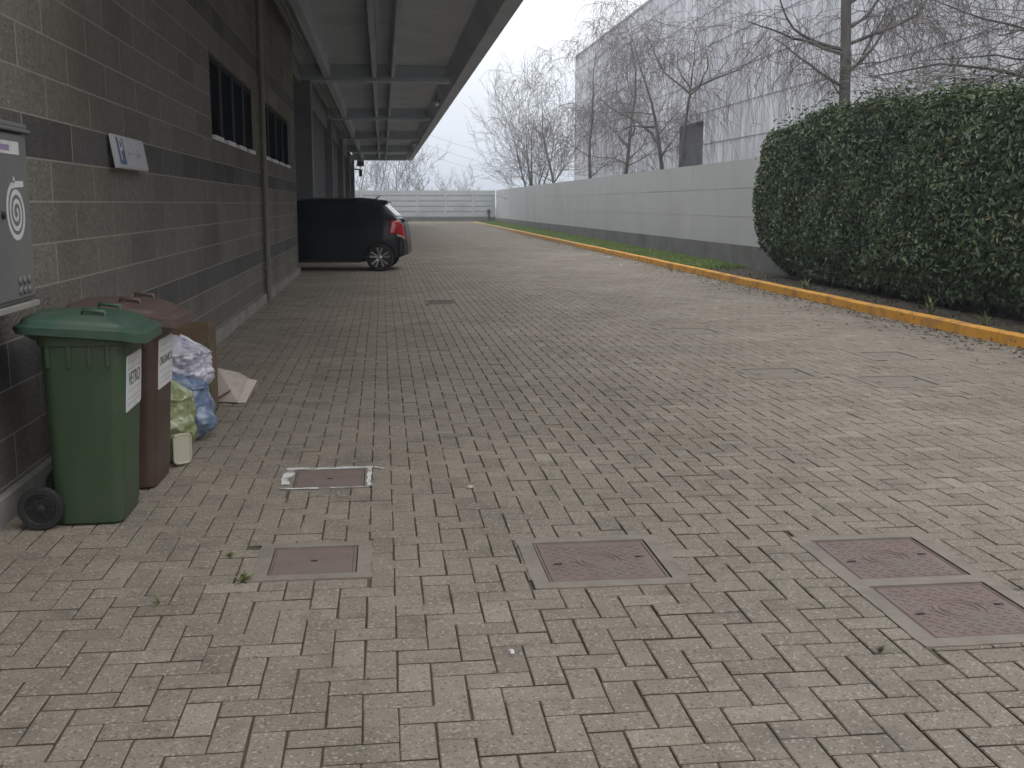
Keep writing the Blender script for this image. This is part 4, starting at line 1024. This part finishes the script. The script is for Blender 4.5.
def leaf_mesh(P, N, size, spread, aspect=.42, fold=.18):
    n = len(P)
    D = N + rng.normal(0, spread, (n, 3)); D /= np.linalg.norm(D, axis=1)[:, None]
    A = rng.normal(0, 1, (n, 3)); A[:, 2] -= .5; A -= (A * D).sum(1)[:, None] * D; A /= np.linalg.norm(A, axis=1)[:, None]
    B = np.cross(D, A); s = (size * rng.uniform(.6, 1.25, n))[:, None]
    w_ = s * aspect
    base = P - A * s * .5; tip = P + A * s * .5 - D * s * .12; l_ = P + B * w_ * .5 + D * s * fold * .6 - A * s * .06; r_ = P - B * w_ * .5 + D * s * fold * .6 - A * s * .06
    l2 = P + B * w_ * .38 + D * s * fold * .4 + A * s * .22; r2 = P - B * w_ * .38 + D * s * fold * .4 + A * s * .22
    V = np.stack([base, l_, l2, tip, r2, r_], 1).reshape(-1, 3)
    o_ = (np.arange(n) * 6)[:, None]
    F1 = np.concatenate([o_ + 0, o_ + 3, o_ + 2, o_ + 1], 1); F2 = np.concatenate([o_ + 0, o_ + 5, o_ + 4, o_ + 3], 1)
    return V, np.concatenate([F1, F2])
NL = 84000
P_, N_ = hedge_points(NL)
depth = rng.exponential(.085, NL) - .045; bulge = hnoise(P_[:, 0], P_[:, 1], P_[:, 2]) * .115
Nn = N_ / np.linalg.norm(N_, axis=1)[:, None]
P_ = P_ + Nn * (bulge - depth + .05 * rng.normal(0, 1, NL) * (rng.random(NL) < .10))[:, None]
top_sel = (N_[:, 2] > .9) & (rng.random(NL) < .22); P_[top_sel, 2] += rng.exponential(.075, top_sel.sum())
tone = np.clip(rng.normal(.42, .22, NL) + .22 * hnoise(P_[:, 1] * .9, P_[:, 2] * 1.1, P_[:, 0]) + .16 * (N_[:, 2] > .9), 0, 1)  # top leaves paler: young growth, plus sky brightness put into the tone
keep = P_[:, 2] > .20 + .22 * np.clip(hnoise(P_[:, 1] * 1.6, P_[:, 1] * .7, P_[:, 0]) + .3 * rng.normal(0, 1, NL), -.4, 1)
V, Fq = leaf_mesh(P_[keep], Nn[keep] + np.array([0, 0, .25]), .102, .62, .42)
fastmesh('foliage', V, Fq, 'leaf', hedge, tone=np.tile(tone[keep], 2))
# branch core behind the leaves, and stems to the ground
core = MB(); ny = 40; rings = []
for i in range(ny + 1):
    y_ = HY0 + .25 + (HY1 - HY0 - .75) * i / ny; e_ = 1 if i < ny - 1 else .8; t_ = htop(y_) - .28
    k0 = .30 + .5 * max(0, (i - ny + 4) / 4)
    rings.append([(HX0 + .34, y_, k0), (HX0 + .20, y_, 1.0), (HX0 + .20, y_, t_ - .2), (HX0 + .4, y_, t_), (HX1 - .4, y_, t_), (HX1 - .2, y_, t_ - .2), (HX1 - .2, y_, k0)])
core.loft(rings); core.build('branch_core', 'leafcore' if 'leafcore' in M else 'bark', hedge)
stm = MB()
for i in range(46):
    y_ = HY0 + .3 + (HY1 - HY0 - 1.2) * (i + random.random() * .6) / 46; x_ = random.uniform(7.75, 8.4)
    for q in range(3):
        stm.tube([(x_, y_, .05), (x_ + random.uniform(-.1, .1), y_ + random.uniform(-.1, .1), .3), (x_ + random.uniform(-.3, .2), y_ + random.uniform(-.25, .25), .85)], [.022, .017, .012], 5)
stm.build('stems', 'bark', hedge)

# ------------------------------------------------------------------ bare trees
class Tree:
    def __init__(s, seed): s.r = random.Random(seed); s.limbs = []; s.twigs = []
    def branch(s, p, d, L, r, lv, maxlv, cfg):
        r_ = s.r; n = max(3, int(L / cfg['step'][min(lv, len(cfg['step']) - 1)])); n = min(n, 12)
        pts = [p.copy()]; rad = [r]; dirs = [d.copy()]
        for i in range(n):
            f = (i + 1) / n
            wob = cfg['wob'][min(lv, len(cfg['wob']) - 1)]
            d = d + Vector((r_.gauss(0, wob), r_.gauss(0, wob), r_.gauss(0, wob * .7)))
            d.z += cfg['grav'][min(lv, len(cfg['grav']) - 1)] / n
            d.normalize(); q_ = p + d * (L / n)
            if lv and (q_.z < 2.9 or (q_.z < 3.2 and q_.x < 9.4)) and q_.z < p.z: d.z = .02; d.normalize(); q_ = p + d * (L / n) * .5
            p = q_; pts.append(p.copy()); rad.append(max(cfg['rmin'], r * (1 - cfg['taper'][min(lv, len(cfg['taper']) - 1)] * f))); dirs.append(d.copy())
        (s.limbs if lv <= 1 else s.twigs).append((pts, rad, lv))
        if lv >= maxlv: return
        k = cfg['kids'][lv]; lo_ = cfg['start'][lv]
        for c in range(k):
            f = lo_ + (1 - lo_) * (c + r_.random()) / k
            if c == k - 1: f = 1.
            i = min(n - 1, int(f * n)); fr = f * n - i
            q = pts[i].lerp(pts[i + 1], fr); dd = dirs[i + 1]
            rr = rad[i] + (rad[i + 1] - rad[i]) * fr
            perp = dd.orthogonal(); perp.rotate(Matrix.Rotation(r_.random() * 2 * math.pi, 3, dd))
            an = R(r_.uniform(*cfg['angle'][lv])) * (.5 if f > .97 else 1)
            nd = dd * math.cos(an) + perp * math.sin(an); nd.z += cfg.get('up', [0, 0, 0, 0, 0])[lv]; nd.normalize()
            ll = L * r_.uniform(*cfg['len'][lv]) * (1.05 - .45 * (f - lo_) / max(.01, 1 - lo_) if lv == 0 else 1)
            s.branch(q, nd, ll, max(cfg['rmin'], min(rr * .75, rr * cfg['rr'][lv])), lv + 1, maxlv, cfg)
    def mesh(s, name, items, sides, matn, parent):
        Vs = []; Fs = []; k0 = 0
        groups = {}
        for pts, rad, lv in items: groups.setdefault((len(pts), sides[min(lv, len(sides) - 1)]), []).append((pts, rad))
        for (n, sd), lst in groups.items():
            P = np.array([[tuple(q) for q in pts] for pts, _ in lst]); Rd = np.array([rad for _, rad in lst])
            T = np.empty_like(P); T[:, 1:-1] = P[:, 2:] - P[:, :-2]; T[:, 0] = P[:, 1] - P[:, 0]; T[:, -1] = P[:, -1] - P[:, -2]
            T /= np.linalg.norm(T, axis=2)[..., None] + 1e-9
            ref = np.where(np.abs(T[..., 2:3]) > .85, np.array([1., .1, 0]), np.array([.05, .1, 1.]))
            A = np.cross(T, ref); A /= np.linalg.norm(A, axis=2)[..., None] + 1e-9; B = np.cross(T, A)
            th = np.arange(sd) * 2 * np.pi / sd
            Q = P[:, :, None, :] + Rd[:, :, None, None] * (A[:, :, None, :] * np.cos(th)[None, None, :, None] + B[:, :, None, :] * np.sin(th)[None, None, :, None])
            m = len(lst); V = Q.reshape(-1, 3)
            idx = np.arange(m * n * sd).reshape(m, n, sd); a = idx[:, :-1, :]; b = np.roll(a, -1, 2); c = np.roll(idx[:, 1:, :], -1, 2); d_ = idx[:, 1:, :]
            Fs.append(np.stack([a, b, c, d_], -1).reshape(-1, 4) + k0); Vs.append(V); k0 += len(V)
        return fastmesh(name, np.concatenate(Vs), np.concatenate(Fs), matn, parent, smooth=True)
BIRCH = dict(step=[.6, .35, .3, .25, .25], wob=[.075, .15, .17, .18, .18], grav=[.03, .10, -.35, -1.0, -1.3], taper=[.94, .78, .7, .6, .5], kids=[14, 8, 6, 2], start=[.22, .18, .15, .1],
             angle=[(38, 72), (28, 62), (25, 65), (20, 60)], len=[(.26, .44), (.35, .62), (.40, .75), (.4, .8)], rr=[.36, .5, .55, .7], rmin=.0055, up=[.12, .05, -.05, -.25, 0])
UPRIGHT = dict(BIRCH, grav=[.02, .45, .25, .1, 0], angle=[(25, 50), (22, 50), (22, 50), (20, 55)], len=[(.35, .6), (.4, .65), (.4, .7), (.4, .8)], start=[.1, .15, .15, .1], up=[.25, .2, .15, .1, 0])
SPREAD = dict(BIRCH, grav=[.02, .08, -.12, -.10, -.1], wob=[.04, .17, .19, .2, .2], kids=[16, 8, 5, 2], angle=[(60, 95), (30, 65), (30, 65), (30, 60)], len=[(.45, .65), (.35, .6), (.35, .65), (.4, .7)], start=[.12, .2, .15, .1], up=[0, .0, 0, 0, 0])
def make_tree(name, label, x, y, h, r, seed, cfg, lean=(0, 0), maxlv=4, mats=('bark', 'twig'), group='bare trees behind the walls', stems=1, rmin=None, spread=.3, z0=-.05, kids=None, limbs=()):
    t = thing(name, label, 'tree', (x, y, 0), group)
    cfg = dict(cfg)
    if rmin: cfg['rmin'] = rmin
    if kids: cfg['kids'] = kids
    T = Tree(seed)
    for s_ in range(stems):
        a = 2 * math.pi * s_ / stems + seed
        d_ = Vector((lean[0] + (spread * math.cos(a) if stems > 1 else 0), lean[1] + (spread * math.sin(a) if stems > 1 else 0), 1)).normalized()
        T.branch(Vector((x + (.12 * math.cos(a) if stems > 1 else 0), y + (.12 * math.sin(a) if stems > 1 else 0), z0)), d_, h * (1 if s_ == 0 else T.r.uniform(.7, .95)), r * (1 if s_ == 0 else .8), 0, maxlv, cfg)
    for (lz, ld, ll, lr) in limbs:
        tp_ = T.limbs[0][0]; q_ = tp_[-1]
        for a_, b_ in zip(tp_[:-1], tp_[1:]):          # root of the limb on the real, crooked trunk axis
            if a_.z <= lz <= b_.z: q_ = a_.lerp(b_, (lz - a_.z) / max(1e-6, b_.z - a_.z)); break
        T.branch(q_, Vector(ld).normalized(), ll, lr, 1, maxlv, cfg)
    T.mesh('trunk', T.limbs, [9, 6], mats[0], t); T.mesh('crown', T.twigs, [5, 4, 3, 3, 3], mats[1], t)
    return t
G = 'bare trees behind the boundary wall'
make_tree('bare_tree', 'bare tree with a thick straight trunk rising right behind the hedge', 11.45, 26.5, 11.5, .165, 11, dict(BIRCH, taper=[.45, .75, .7, .6, .5], wob=[.012, .20, .19, .18, .18], start=[.36, .2, .15, .1], grav=[.0, .12, -.45, -1.2, -1.3], kids=[13, 8, 6, 3]), (0.0, 0), 4, group=G, rmin=.005,
          limbs=((4.3, (-1, .3, .45), 2.2, .045), (4.6, (.9, .2, .6), 1.9, .045), (5.2, (-1, -.3, .35), 2.6, .05), (5.7, (1, -.2, .8), 2.4, .05), (4.0, (-.6, -.5, .5), 1.2, .03)))
make_tree('bare_tree', 'bare tree at the right edge with long low branches spreading over the hedge', 11.4, 15.6, 8.5, .17, 23, dict(SPREAD, rmin=.005, start=[.40, .15, .15, .1], grav=[.02, .12, .05, 0, -.1]), (0, 0), 4, group=G,
          limbs=((3.2, (-1, .25, .22), 4.6, .042), (3.5, (-1, -.05, .2), 4.9, .042), (3.9, (-.95, .4, .25), 4.6, .038), (4.1, (-1, .1, .08), 4.8, .038), (4.5, (-1, .3, .1), 4.6, .034), (3.7, (-1, .7, .1), 4.0, .034), (4.8, (-1, -.1, .2), 4.6, .034), (3.4, (-.8, .9, .2), 4.2, .034)))
make_tree('bare_tree', 'bare tree with forking top standing in front of the dark loading door', 11.4, 42.1, 7.8, .13, 31, dict(BIRCH, start=[.60, .18, .15, .1], kids=[6, 6, 5, 2], wob=[.02, .15, .14, .16, .16], len=[(.36, .6), (.35, .62), (.40, .75), (.4, .8)]), (.03, .03), 4, group=G, rmin=.0065,
          limbs=((5.7, (-.7, .75, .55), 3.2, .05), (5.8, (.7, -.8, .6), 3.4, .05), (5.6, (.1, -1, .35), 3.2, .045), (5.9, (-.3, .9, 1.0), 2.8, .05)))
make_tree('bare_tree', 'leaning bare tree with a crooked forked trunk, left of the loading door', 11.5, 44.7, 8.6, .13, 43, dict(BIRCH, wob=[.09, .14, .15, .16, .16], start=[.45, .18, .15, .1], kids=[6, 5, 5, 2]), (-.14, .12), 4, group=G, rmin=.0065,
          limbs=((3.9, (-.55, .9, .75), 4.6, .075), (3.3, (.1, -.9, .7), 2.2, .045), (4.6, (-.6, .9, .25), 3.4, .055)))
make_tree('bare_tree', 'slender upright bare tree, third from the loading door', 11.4, 52.4, 9.8, .13, 51, dict(BIRCH, start=[.3, .18, .15, .1]), (0, 0), 4, group=G, rmin=.007,
          limbs=((4.2, (-.3, 1, .8), 3.0, .045), (4.6, (.3, -1, .7), 3.0, .045), (5.4, (-.3, .9, .9), 3.2, .045), (3.6, (.2, -1, .45), 2.4, .035)))
make_tree('bare_tree', 'straight bare tree with short side branches at the corner of the hall', 11.4, 60.7, 10.0, .13, 67, dict(BIRCH, start=[.3, .18, .15, .1], kids=[12, 6, 5, 2]), (0, 0), 4, group=G, rmin=.008)
make_tree('bare_tree', 'bare tree with a strongly slanting side limb just left of the hall corner', 11.4, 70.5, 10.0, .13, 71, dict(BIRCH, wob=[.06, .13, .15, .16, .16], start=[.3, .18, .15, .1], kids=[11, 6, 5, 2]), (-.09, 0), 4, group=G, rmin=.009)
make_tree('bare_tree', 'wide fan-shaped bare tree with many upswept stems near the far corner', 11.3, 81.6, 9.4, .12, 83, UPRIGHT, (-.02, 0), 4, group=G, rmin=.009, stems=6, spread=.30, kids=[8, 5, 4, 2])
G2 = 'bare trees beyond the end wall'
far = ('hazetwig', 'hazetwig')
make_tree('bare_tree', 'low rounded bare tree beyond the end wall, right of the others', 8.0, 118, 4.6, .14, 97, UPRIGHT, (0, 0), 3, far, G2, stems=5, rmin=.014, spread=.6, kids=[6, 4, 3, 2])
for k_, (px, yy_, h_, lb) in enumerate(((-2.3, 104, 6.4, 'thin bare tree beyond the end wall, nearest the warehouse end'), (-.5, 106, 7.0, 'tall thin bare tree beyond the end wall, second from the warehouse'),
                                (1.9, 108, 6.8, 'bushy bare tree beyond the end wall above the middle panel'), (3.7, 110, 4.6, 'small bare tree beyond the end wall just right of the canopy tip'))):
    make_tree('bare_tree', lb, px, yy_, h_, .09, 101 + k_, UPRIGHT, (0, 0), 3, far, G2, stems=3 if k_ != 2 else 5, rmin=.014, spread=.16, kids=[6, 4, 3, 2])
# low dark roof and overhead cables far behind
for k_, (za, zb) in enumerate(((11.5, 6.2), (10.0, 5.0), (8.6, 4.4))):
    a = MB(); n = 20
    a.tube([(4 + 26 * i / n, 150 + 0 * i, za + (zb - za) * i / n - 1.2 * math.sin(math.pi * i / n)) for i in range(n + 1)], .013, 4)
    tag(a.build('overhead_cable', 'darkmetal'), 'thin overhead cable crossing the sky beyond the end wall', 'cable', 'overhead cables in the sky')

# ------------------------------------------------------------------ grass, weeds, litter
def blades(n, fx, fy, h, w_, dens, z0=.07):
    y = fy(n); x = fx(y, n)
    k = dens(x, y) > rng.random(n); x, y = x[k], y[k]; n = len(x)
    hh = h * rng.uniform(.5, 1.3, n); th = rng.uniform(0, 2 * np.pi, n); lx, ly = rng.normal(0, .35, n) * hh, rng.normal(0, .35, n) * hh
    b0 = np.stack([x - np.cos(th) * w_ / 2, y - np.sin(th) * w_ / 2, np.full(n, z0)], 1); b1 = np.stack([x + np.cos(th) * w_ / 2, y + np.sin(th) * w_ / 2, np.full(n, z0)], 1)
    m0 = np.stack([x + lx * .4 - np.cos(th) * w_ * .35, y + ly * .4 - np.sin(th) * w_ * .35, z0 + hh * .6], 1); m1 = np.stack([x + lx * .4 + np.cos(th) * w_ * .35, y + ly * .4 + np.sin(th) * w_ * .35, z0 + hh * .6], 1)
    tp = np.stack([x + lx, y + ly, z0 + hh], 1); tp2 = tp + .001
    V = np.stack([b0, b1, m1, m0, tp, tp2], 1).reshape(-1, 3); o_ = (np.arange(n) * 6)[:, None]
    F_ = np.concatenate([np.concatenate([o_, o_ + 1, o_ + 2, o_ + 3], 1), np.concatenate([o_ + 3, o_ + 2, o_ + 5, o_ + 4], 1)])
    return V, F_, np.tile(np.clip(rng.normal(.5, .25, n), 0, 1), 2)
def kx_(y): return np.array([kerb_x(q) for q in y]) + .16
def wx_v(y): return 8.0 + 1.4 * (y - 23) / 68
gd = lambda x, y: np.clip(.52 + .6 * hnoise(x * .8, y * .35, y * .1) + .35 * hnoise(x * 2, y * 1.7, x), 0.03, 1) * np.clip((x - kx_(y)) / .5 + .45, 0, 1)
V, F_, tn = blades(95000, lambda y, n: kx_(y) + (wx_v(y) - kx_(y) - .02) * rng.random(n), lambda n: 23.4 + 63 * rng.random(n) ** 1.5, .085, .014, gd)
stuff(fastmesh('grass', V, F_, 'grass', tone=tn), 'bright green grass growing between the yellow kerb and the long wall', 'grass')
# dead leaves along the kerb and under the hedge
n = 7200
y = 7 + 50 * rng.random(n) ** 1.8; side = rng.random(n)
kx = np.array([kerb_x(q) for q in y]); x = np.where(side < .42, kx - np.abs(rng.exponential(.22, n)) - .01, kx + .17 + rng.random(n) * 1.0)
z = np.where(side < .42, .008, .085)
P2 = np.stack([x, y, z], 1); V, F_ = leaf_mesh(P2, np.tile([0, 0, 1.], (n, 1)), .045, .22, .6, .08)
V[:, 2] = np.maximum(V[:, 2], .002)
stuff(fastmesh('leaf_litter', V, F_, 'litter', tone=np.tile(rng.random(n), 2)), 'scattered dead leaves lying along the yellow kerb and under the hedge', 'dead leaves')
# low plants between hedge and kerb
def weed(x, y, z, h, n, label, seed, w_=.012, grp=None, spread=.6):
    r_ = random.Random(seed); a = MB()
    for i in range(n):
        th = r_.random() * 2 * math.pi; el = r_.uniform(.15, 1.2) * spread; L_ = h * r_.uniform(.6, 1.2)
        dv = Vector((math.cos(th) * math.sin(el), math.sin(th) * math.sin(el), math.cos(el))); sd = Vector((-math.sin(th), math.cos(th), 0))
        p0 = Vector((x, y, z)); p1 = p0 + dv * L_ * .6; p2 = p0 + dv * L_ + Vector((math.cos(th), math.sin(th), -.3)) * L_ * .25
        p2.z = max(p2.z, z + .003); p1.z = max(p1.z, z + .004)
        a.add([tuple(p0 - sd * w_ * .2), tuple(p0 + sd * w_ * .2), tuple(p1 + sd * w_ * .5), tuple(p1 - sd * w_ * .5), tuple(p2 + sd * .001), tuple(p2 - sd * .001)], [(0, 1, 2, 3), (3, 2, 4, 5)], 0, r_.random())
    return tag(a.build('weed', 'weed', None, tone=True), label, 'weed', grp)
weed(-.58, 4.235, .0, .045, 16, 'small flat green weed at the corner of the nearest small cover', 1, .013, None, 1.25)
weed(1.62, 3.27, .0, .028, 46, 'tuft of yellowish grass in the joints left of the double covers', 2, .004)
weed(-.86, 4.02, .0, .035, 9, 'tiny dry weed between paving blocks left of the small cover', 3, .006, None, 1.2)
weed(-.67, 4.55, .0, .03, 8, 'tiny dark weed on the paving just behind the nearest small cover', 4, .012, None, 1.4)
for i, (x_, y_, lb) in enumerate(((6.95, 17.4, 'leafy green weed between the kerb and hedge, farthest of three'), (6.95, 13.2, 'tall leafy weed between the kerb and hedge, middle of three'), (7.0, 12.0, 'grassy weed between the kerb and hedge, nearest of three'))):
    weed(x_, y_, .07, .20 if i != 1 else .24, 16, lb, 20 + i, .028 if i != 2 else .010, 'weeds along the kerb', .9)
# little bits of litter on the paving
def scrap(x, y, label, seed, s=.03, matn='white'):
    r_ = random.Random(seed); a = MB(); pts = [(x + math.cos(t_) * s * r_.uniform(.5, 1.1), y + math.sin(t_) * s * .6 * r_.uniform(.5, 1.1)) for t_ in np.linspace(0, 5.4, 7)]
    vs3 = [(px, py, .006 + r_.random() * .012) for px, py in pts] + [(x, y, .022)]
    a.add(vs3, [(k_, (k_ + 1) % 7, 7) for k_ in range(7)]); o_ = a.build('paper_scrap', matn)
    sm = o_.modifiers.new('thickness', 'SOLIDIFY'); sm.thickness = .002
    return tag(o_, label, 'litter')
scrap(.40, 3.40, 'tiny white paper scrap on the paving left of the middle cover', 1, .013)
scrap(.43, 5.55, 'small pale scrap on the paving behind the middle cover', 2, .022, 'cardpale')
scrap(5.75, 26.2, 'white paper scrap lying at the foot of the kerb', 3, .06)
scrap(6.35, 30.5, 'small white litter on the paving by the kerb near the grass', 4, .07)

# ------------------------------------------------------------------ thin winter haze over the whole place
hz_ = MB(); hz_.box(-905, 905, -905, 1505, -1.03, 16.5); hb_ = hz_.build('haze', 'blackplastic'); hb_.data.materials.clear()
hm = bpy.data.materials.new('haze_air'); hm.use_nodes = True; t_ = hm.node_tree; t_.nodes.remove(t_.nodes['Principled BSDF'])
pv = t_.nodes.new('ShaderNodeVolumePrincipled'); pv.inputs['Color'].default_value = (.86, .92, 1., 1); pv.inputs['Density'].default_value = .0016; pv.inputs['Anisotropy'].default_value = .2
t_.links.new(pv.outputs[0], t_.nodes['Material Output'].inputs['Volume']); hb_.data.materials.append(hm)
stuff(hb_, 'thin pale haze in the air over the whole yard', 'haze')
